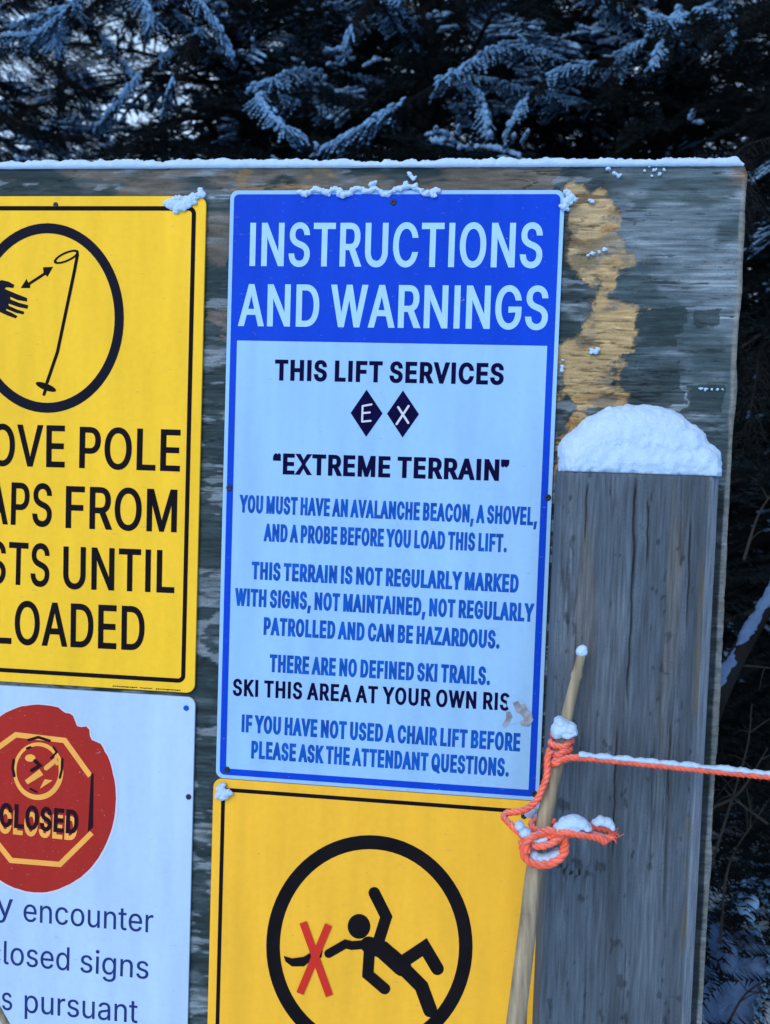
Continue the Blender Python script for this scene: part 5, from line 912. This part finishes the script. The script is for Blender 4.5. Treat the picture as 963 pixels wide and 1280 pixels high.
TA = make_tree((1.95, 1.75, 0), 'dark conifer filling the strip beside the board edge', 1, 7.5, 1.75, 190, .1, .12, .0035)
TB = make_tree((-.35, 3.9, 0), 'snow dusted conifer rising behind the middle of the board top', 2, 8.5, 1.9, 210, .30, .6, .007)
TC = make_tree((1.15, 3.9, 0), 'snow dusted conifer above the header end of the board', 3, 9.0, 2.0, 210, .35, .6, .007)
TD = copy_tree(TC, (-1.6, 4.1, 0), 2.1, 1.0, 'snowy conifer above the gap between the yellow and blue signs')
TE = copy_tree(TB, (-4.06, 4.1, 0), 1.1, 1.0, 'snowy conifer at the edge of the picture beside the sky gap')
for k, (x, y, s, rz, lab) in enumerate(((2.9, 4.6, 1.1, .8, 'conifer at the corner of the frame behind the dark one'), (.3, 6.4, 1.25, 4.0, 'far conifer seen between two snow dusted ones'), (-1.7, 7.6, 1.1, 5.2, 'far conifer seen to one side of the sky gap'),
      (2.1, 7.0, 1.2, 2.6, 'far conifer behind the snow dusted one above the header'), (-5.3, 8.8, 1.0, 1.2, 'far conifer glimpsed through the sky gap'), (4.3, 6.6, 1.2, 3.0, 'far conifer beyond the dark one by the board edge'))):
    copy_tree((TA, TB, TC)[k % 3], (x, y, .05), rz, s, lab)

# ---- drooping snow loaded boughs that hang nearest the board
def loaded_bough(root, P, seed, amount=.8, tw_len=.075):
    g = np.random.default_rng(seed); P, s = resample(np.array(P), .016); T, N, Bn = frames(P); wood = MB(); tri = []; SV = []; SF = []; nv = 0
    tube_into(wood, P, np.linspace(.011, .003, len(P)), 6)
    blobs = []
    for i in range(2, len(P)):
        side = norm(np.cross(T[i], [0, 0, 1.0])); end = min(1, (len(P) - i) / 10) * .7 + .3
        load = sstep(.60 - .45 * amount, .78 - .45 * amount, noise(s[i] * 7, seed, 0, 700)) * (amount > .05)
        for sg in (-1, 1):
            if g.uniform() < .15: continue
            l = tw_len * end * g.uniform(.6, 1.25); d = norm(T[i] * g.uniform(.35, .8) + side * sg * g.uniform(.5, 1) + np.array([0, 0, g.uniform(-.55, .05)]))
            Q = P[i] + d * np.linspace(0, 1, 6)[:, None] * l + np.array([0, 0, -.5 * l]) * np.linspace(0, 1, 6)[:, None] ** 2
            tube_into(wood, Q, np.linspace(.0022, .0008, 6), 4, False)
            for q in np.linspace(0, 1, 12):
                p = Q[0] + (Q[-1] - Q[0]) * q
                for _k in range(5):
                    dr = norm(d * .8 + g.normal(size=3) * .75); wv = norm(np.cross(dr, g.normal(size=3))) * .0016; tri += [p - wv, p + wv, p + dr * g.uniform(.014, .026)]
            if load > .15:
                for q in np.linspace(.15, 1, 5):
                    if g.uniform() < load * .95: blobs.append((Q[0] + (Q[-1] - Q[0]) * q + np.array([0, 0, .006]), d, g.uniform(.0055, .0095) * (1.15 - .35 * q)))
        if load > .3:
            for _k in range(2): blobs.append((P[i] + g.normal(size=3) * .006 + np.array([0, 0, .012]), T[i], g.uniform(.008, .013)))
    inv = np.array(Matrix.Rotation(-root.rotation_euler.z, 3, 'Z')); loc = np.array(root.location); fix = lambda A: (np.asarray(A) - loc) @ inv.T / root.scale[0] + loc
    wood.v = [tuple(p) for p in fix(wood.v)]; tri = fix(tri)
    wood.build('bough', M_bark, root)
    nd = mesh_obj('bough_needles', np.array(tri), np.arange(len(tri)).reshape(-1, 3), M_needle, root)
    for p, d, r in blobs:
        sd_ = norm(np.cross(d, [0, 0, 1.0]) + 1e-6); up_ = np.cross(sd_, d); V0 = ICO[0] * (1 + .2 * g.normal(size=ICO[0].shape))
        SV.append(p + (V0[:, 0:1] * d * 1.8 + V0[:, 1:2] * sd_ + V0[:, 2:3] * up_ * .75) * r); SF.append(ICO[1] + nv); nv += len(V0)
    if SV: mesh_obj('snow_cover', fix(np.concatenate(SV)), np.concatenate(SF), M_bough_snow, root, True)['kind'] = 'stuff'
def arc(pts, y0, root, z_up=.25):
    """pixels give where the visible stretch of a bough hangs; it runs back up to its own trunk"""
    V = [at(u, v, y0 + dy) for u, v, dy in pts]; tr = np.array(root.location); back = V[0] * .45 + np.array([tr[0], tr[1], V[0][2] + z_up]) * .55
    return spline([np.array([tr[0], tr[1], V[0][2] + z_up * 1.2]), back] + V, 14)
HB = ((TE, 2.9, ((150, -40, .3), (110, 10, .1), (60, 40, 0), (0, 48, 0), (-40, 60, 0)), .3), (TE, 3.1, ((40, -20, .3), (95, 20, .1), (135, 55, 0), (165, 95, 0)), .2), (TD, 3.0, ((230, 60, .3), (180, 90, .1), (150, 125, 0), (120, 165, 0)), .35), (TE, 3.2, ((-30, 120, .3), (20, 150, .1), (60, 165, 0), (110, 172, 0)), .0), (TC, 2.6, ((640, 60, .3), (570, 92, 0), (500, 132, -.1), (440, 168, -.1), (395, 192, -.1)), .85), (TC, 2.7, ((570, 95, .1), (600, 120, 0), (610, 165, -.1)), .9), (TC, 2.8, ((860, 30, .3), (760, 75, .1), (690, 95, 0), (650, 135, -.1), (632, 175, -.1)), .75),
      (TC, 2.5, ((740, -20, .2), (790, 8, .1), (840, 28, 0), (880, 12, 0), (905, -10, 0)), .85), (TC, 2.5, ((850, 15, .1), (830, 50, 0), (815, 82, -.05)), .95), (TC, 2.5, ((895, 0, .1), (908, 25, 0), (916, 55, 0)), .9), (TC, 2.9, ((790, 60, .2), (765, 95, 0), (775, 135, 0)), .7),
      (TB, 2.6, ((470, -30, .2), (500, 0, 0), (525, 12, 0), (540, 40, 0)), .8), (TB, 2.6, ((470, 0, .2), (440, 35, 0), (432, 70, 0)), .75), (TD, 2.7, ((200, -40, .2), (245, 0, 0), (275, 38, 0), (290, 70, 0)), .85), (TD, 2.8, ((250, 40, .2), (225, 85, 0), (205, 140, 0)), .45),
      (TD, 2.7, ((180, -10, .2), (190, 20, 0), (180, 45, 0)), .6), (TE, 2.7, ((110, -30, .3), (95, 0, .1), (65, 30, 0), (40, 55, 0)), 1.0), (TE, 2.75, ((90, 10, .3), (70, 45, 0), (75, 72, 0)), .95), (TE, 3.2, ((30, 60, .2), (75, 90, 0), (120, 118, 0), (150, 120, 0)), .0), (TE, 3.3, ((0, 150, .2), (60, 128, 0), (130, 108, 0)), .0),
      (TB, 2.5, ((330, 120, .3), (350, 155, 0), (375, 170, 0), (395, 185, 0)), .55), (TB, 2.9, ((380, 90, .3), (345, 100, 0), (310, 115, 0)), .3), (TA, 1.2, ((940, 180, .3), (925, 240, 0), (930, 300, 0)), .0), (TA, 1.1, ((975, 420, .3), (945, 480, 0), (935, 560, 0)), .0), (TA, 1.0, ((980, 1100, .2), (940, 1110, .1), (915, 1170, 0), (905, 1230, 0)), .25), (TA, .95, ((990, 1180, .2), (945, 1205, .1), (930, 1260, 0)), .3))
for k, (root, y0, pts, am) in enumerate(HB): loaded_bough(root, arc(pts, y0, root), 900 + k, am)

# ---- leafless shrub with a snow laden stem in the strip beside the board
root = empty('bare_shrub', (.50, .70, 0)); tag(root, 'leafless shrub with one snow laden stem beside the board edge', 'shrub')
mb = MB(); g = np.random.default_rng(77)
def px3(u, v, y): return at(u, v, y)
for P in ([px3(880, 1110, .75), px3(915, 1000, .8), px3(935, 930, .85), px3(940, 880, .9)], [px3(890, 1010, .7), px3(925, 990, .75), px3(960, 935, .8)], [px3(960, 1030, .8), px3(920, 1000, .8), px3(905, 985, .8)],
          [px3(895, 838, .7), px3(930, 832, .75), px3(985, 838, .8)], [px3(900, 1180, .7), px3(912, 1080, .75), px3(955, 1010, .85)], [px3(930, 700, .8), px3(950, 640, .85), px3(980, 600, .9)], [px3(900, 1300, .7), px3(935, 1240, .75), px3(990, 1215, .8)]):
    mb = MB(); S_ = spline(P, 8); tube_into(mb, S_, np.linspace(.0040, .0012, len(S_)), 6)
    for k in range(3):
        p = S_[int(g.uniform(.2, .95) * (len(S_) - 1))]; d = g.normal(size=3) * np.array([1, .6, .7]) + [0, 0, .4]; d = d / np.linalg.norm(d) * g.uniform(.05, .12)
        tube_into(mb, spline([p, p + d * .5 + [0, 0, .01], p + d], 4), np.linspace(.0016, .0006, 9), 5)
    mb.build('twig', M_twig, root)
limb = spline([px3(865, 960, .62), px3(893, 880, .66), px3(925, 815, .70), px3(965, 745, .76), px3(1010, 640, .85)], 14)
mb = MB(); tube_into(mb, np.vstack([[.50, .70, -.1], [.52, .66, .6]] + [limb]), np.interp(np.arange(len(limb) + 2), [0, len(limb) + 1], [.03, .012]), 8); mb.build('stem', M_bark, root, True)
L = []
for k, p in enumerate(limb[6:48]):
    r = .009 + .009 * noise(k * .3, 0, 0, 601); L.append((p + np.array([-.004, -.004, .012]), (r, r * .9, r * .9)))
o = lump('snow_cover', L, .005, .008, 60, M_snow_shade, None, None, seed=60); o.parent = root; o.location = -root.location
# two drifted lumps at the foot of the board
lump('snow_drift', [(px3(915, 1215, .9), (.05, .1, .05)), (px3(935, 1190, .95), (.04, .1, .04)), (px3(900, 1180, .9), (.03, .1, .05)), (px3(905, 1250, .9), (.06, .15, .06))], .01, .02, 18, M_snow_shade, 'drift of grey blue snow low beside the board and post', seed=61)
lump('snow_clump', [(px3(940, 1128, .8), (.017, .02, .018)), (px3(930, 1137, .8), (.014, .02, .014)), (px3(938, 1146, .8), (.012, .02, .008))], .004, .004, 90, M_rime, 'small snow clump caught on twigs above the drift by the board', seed=62)
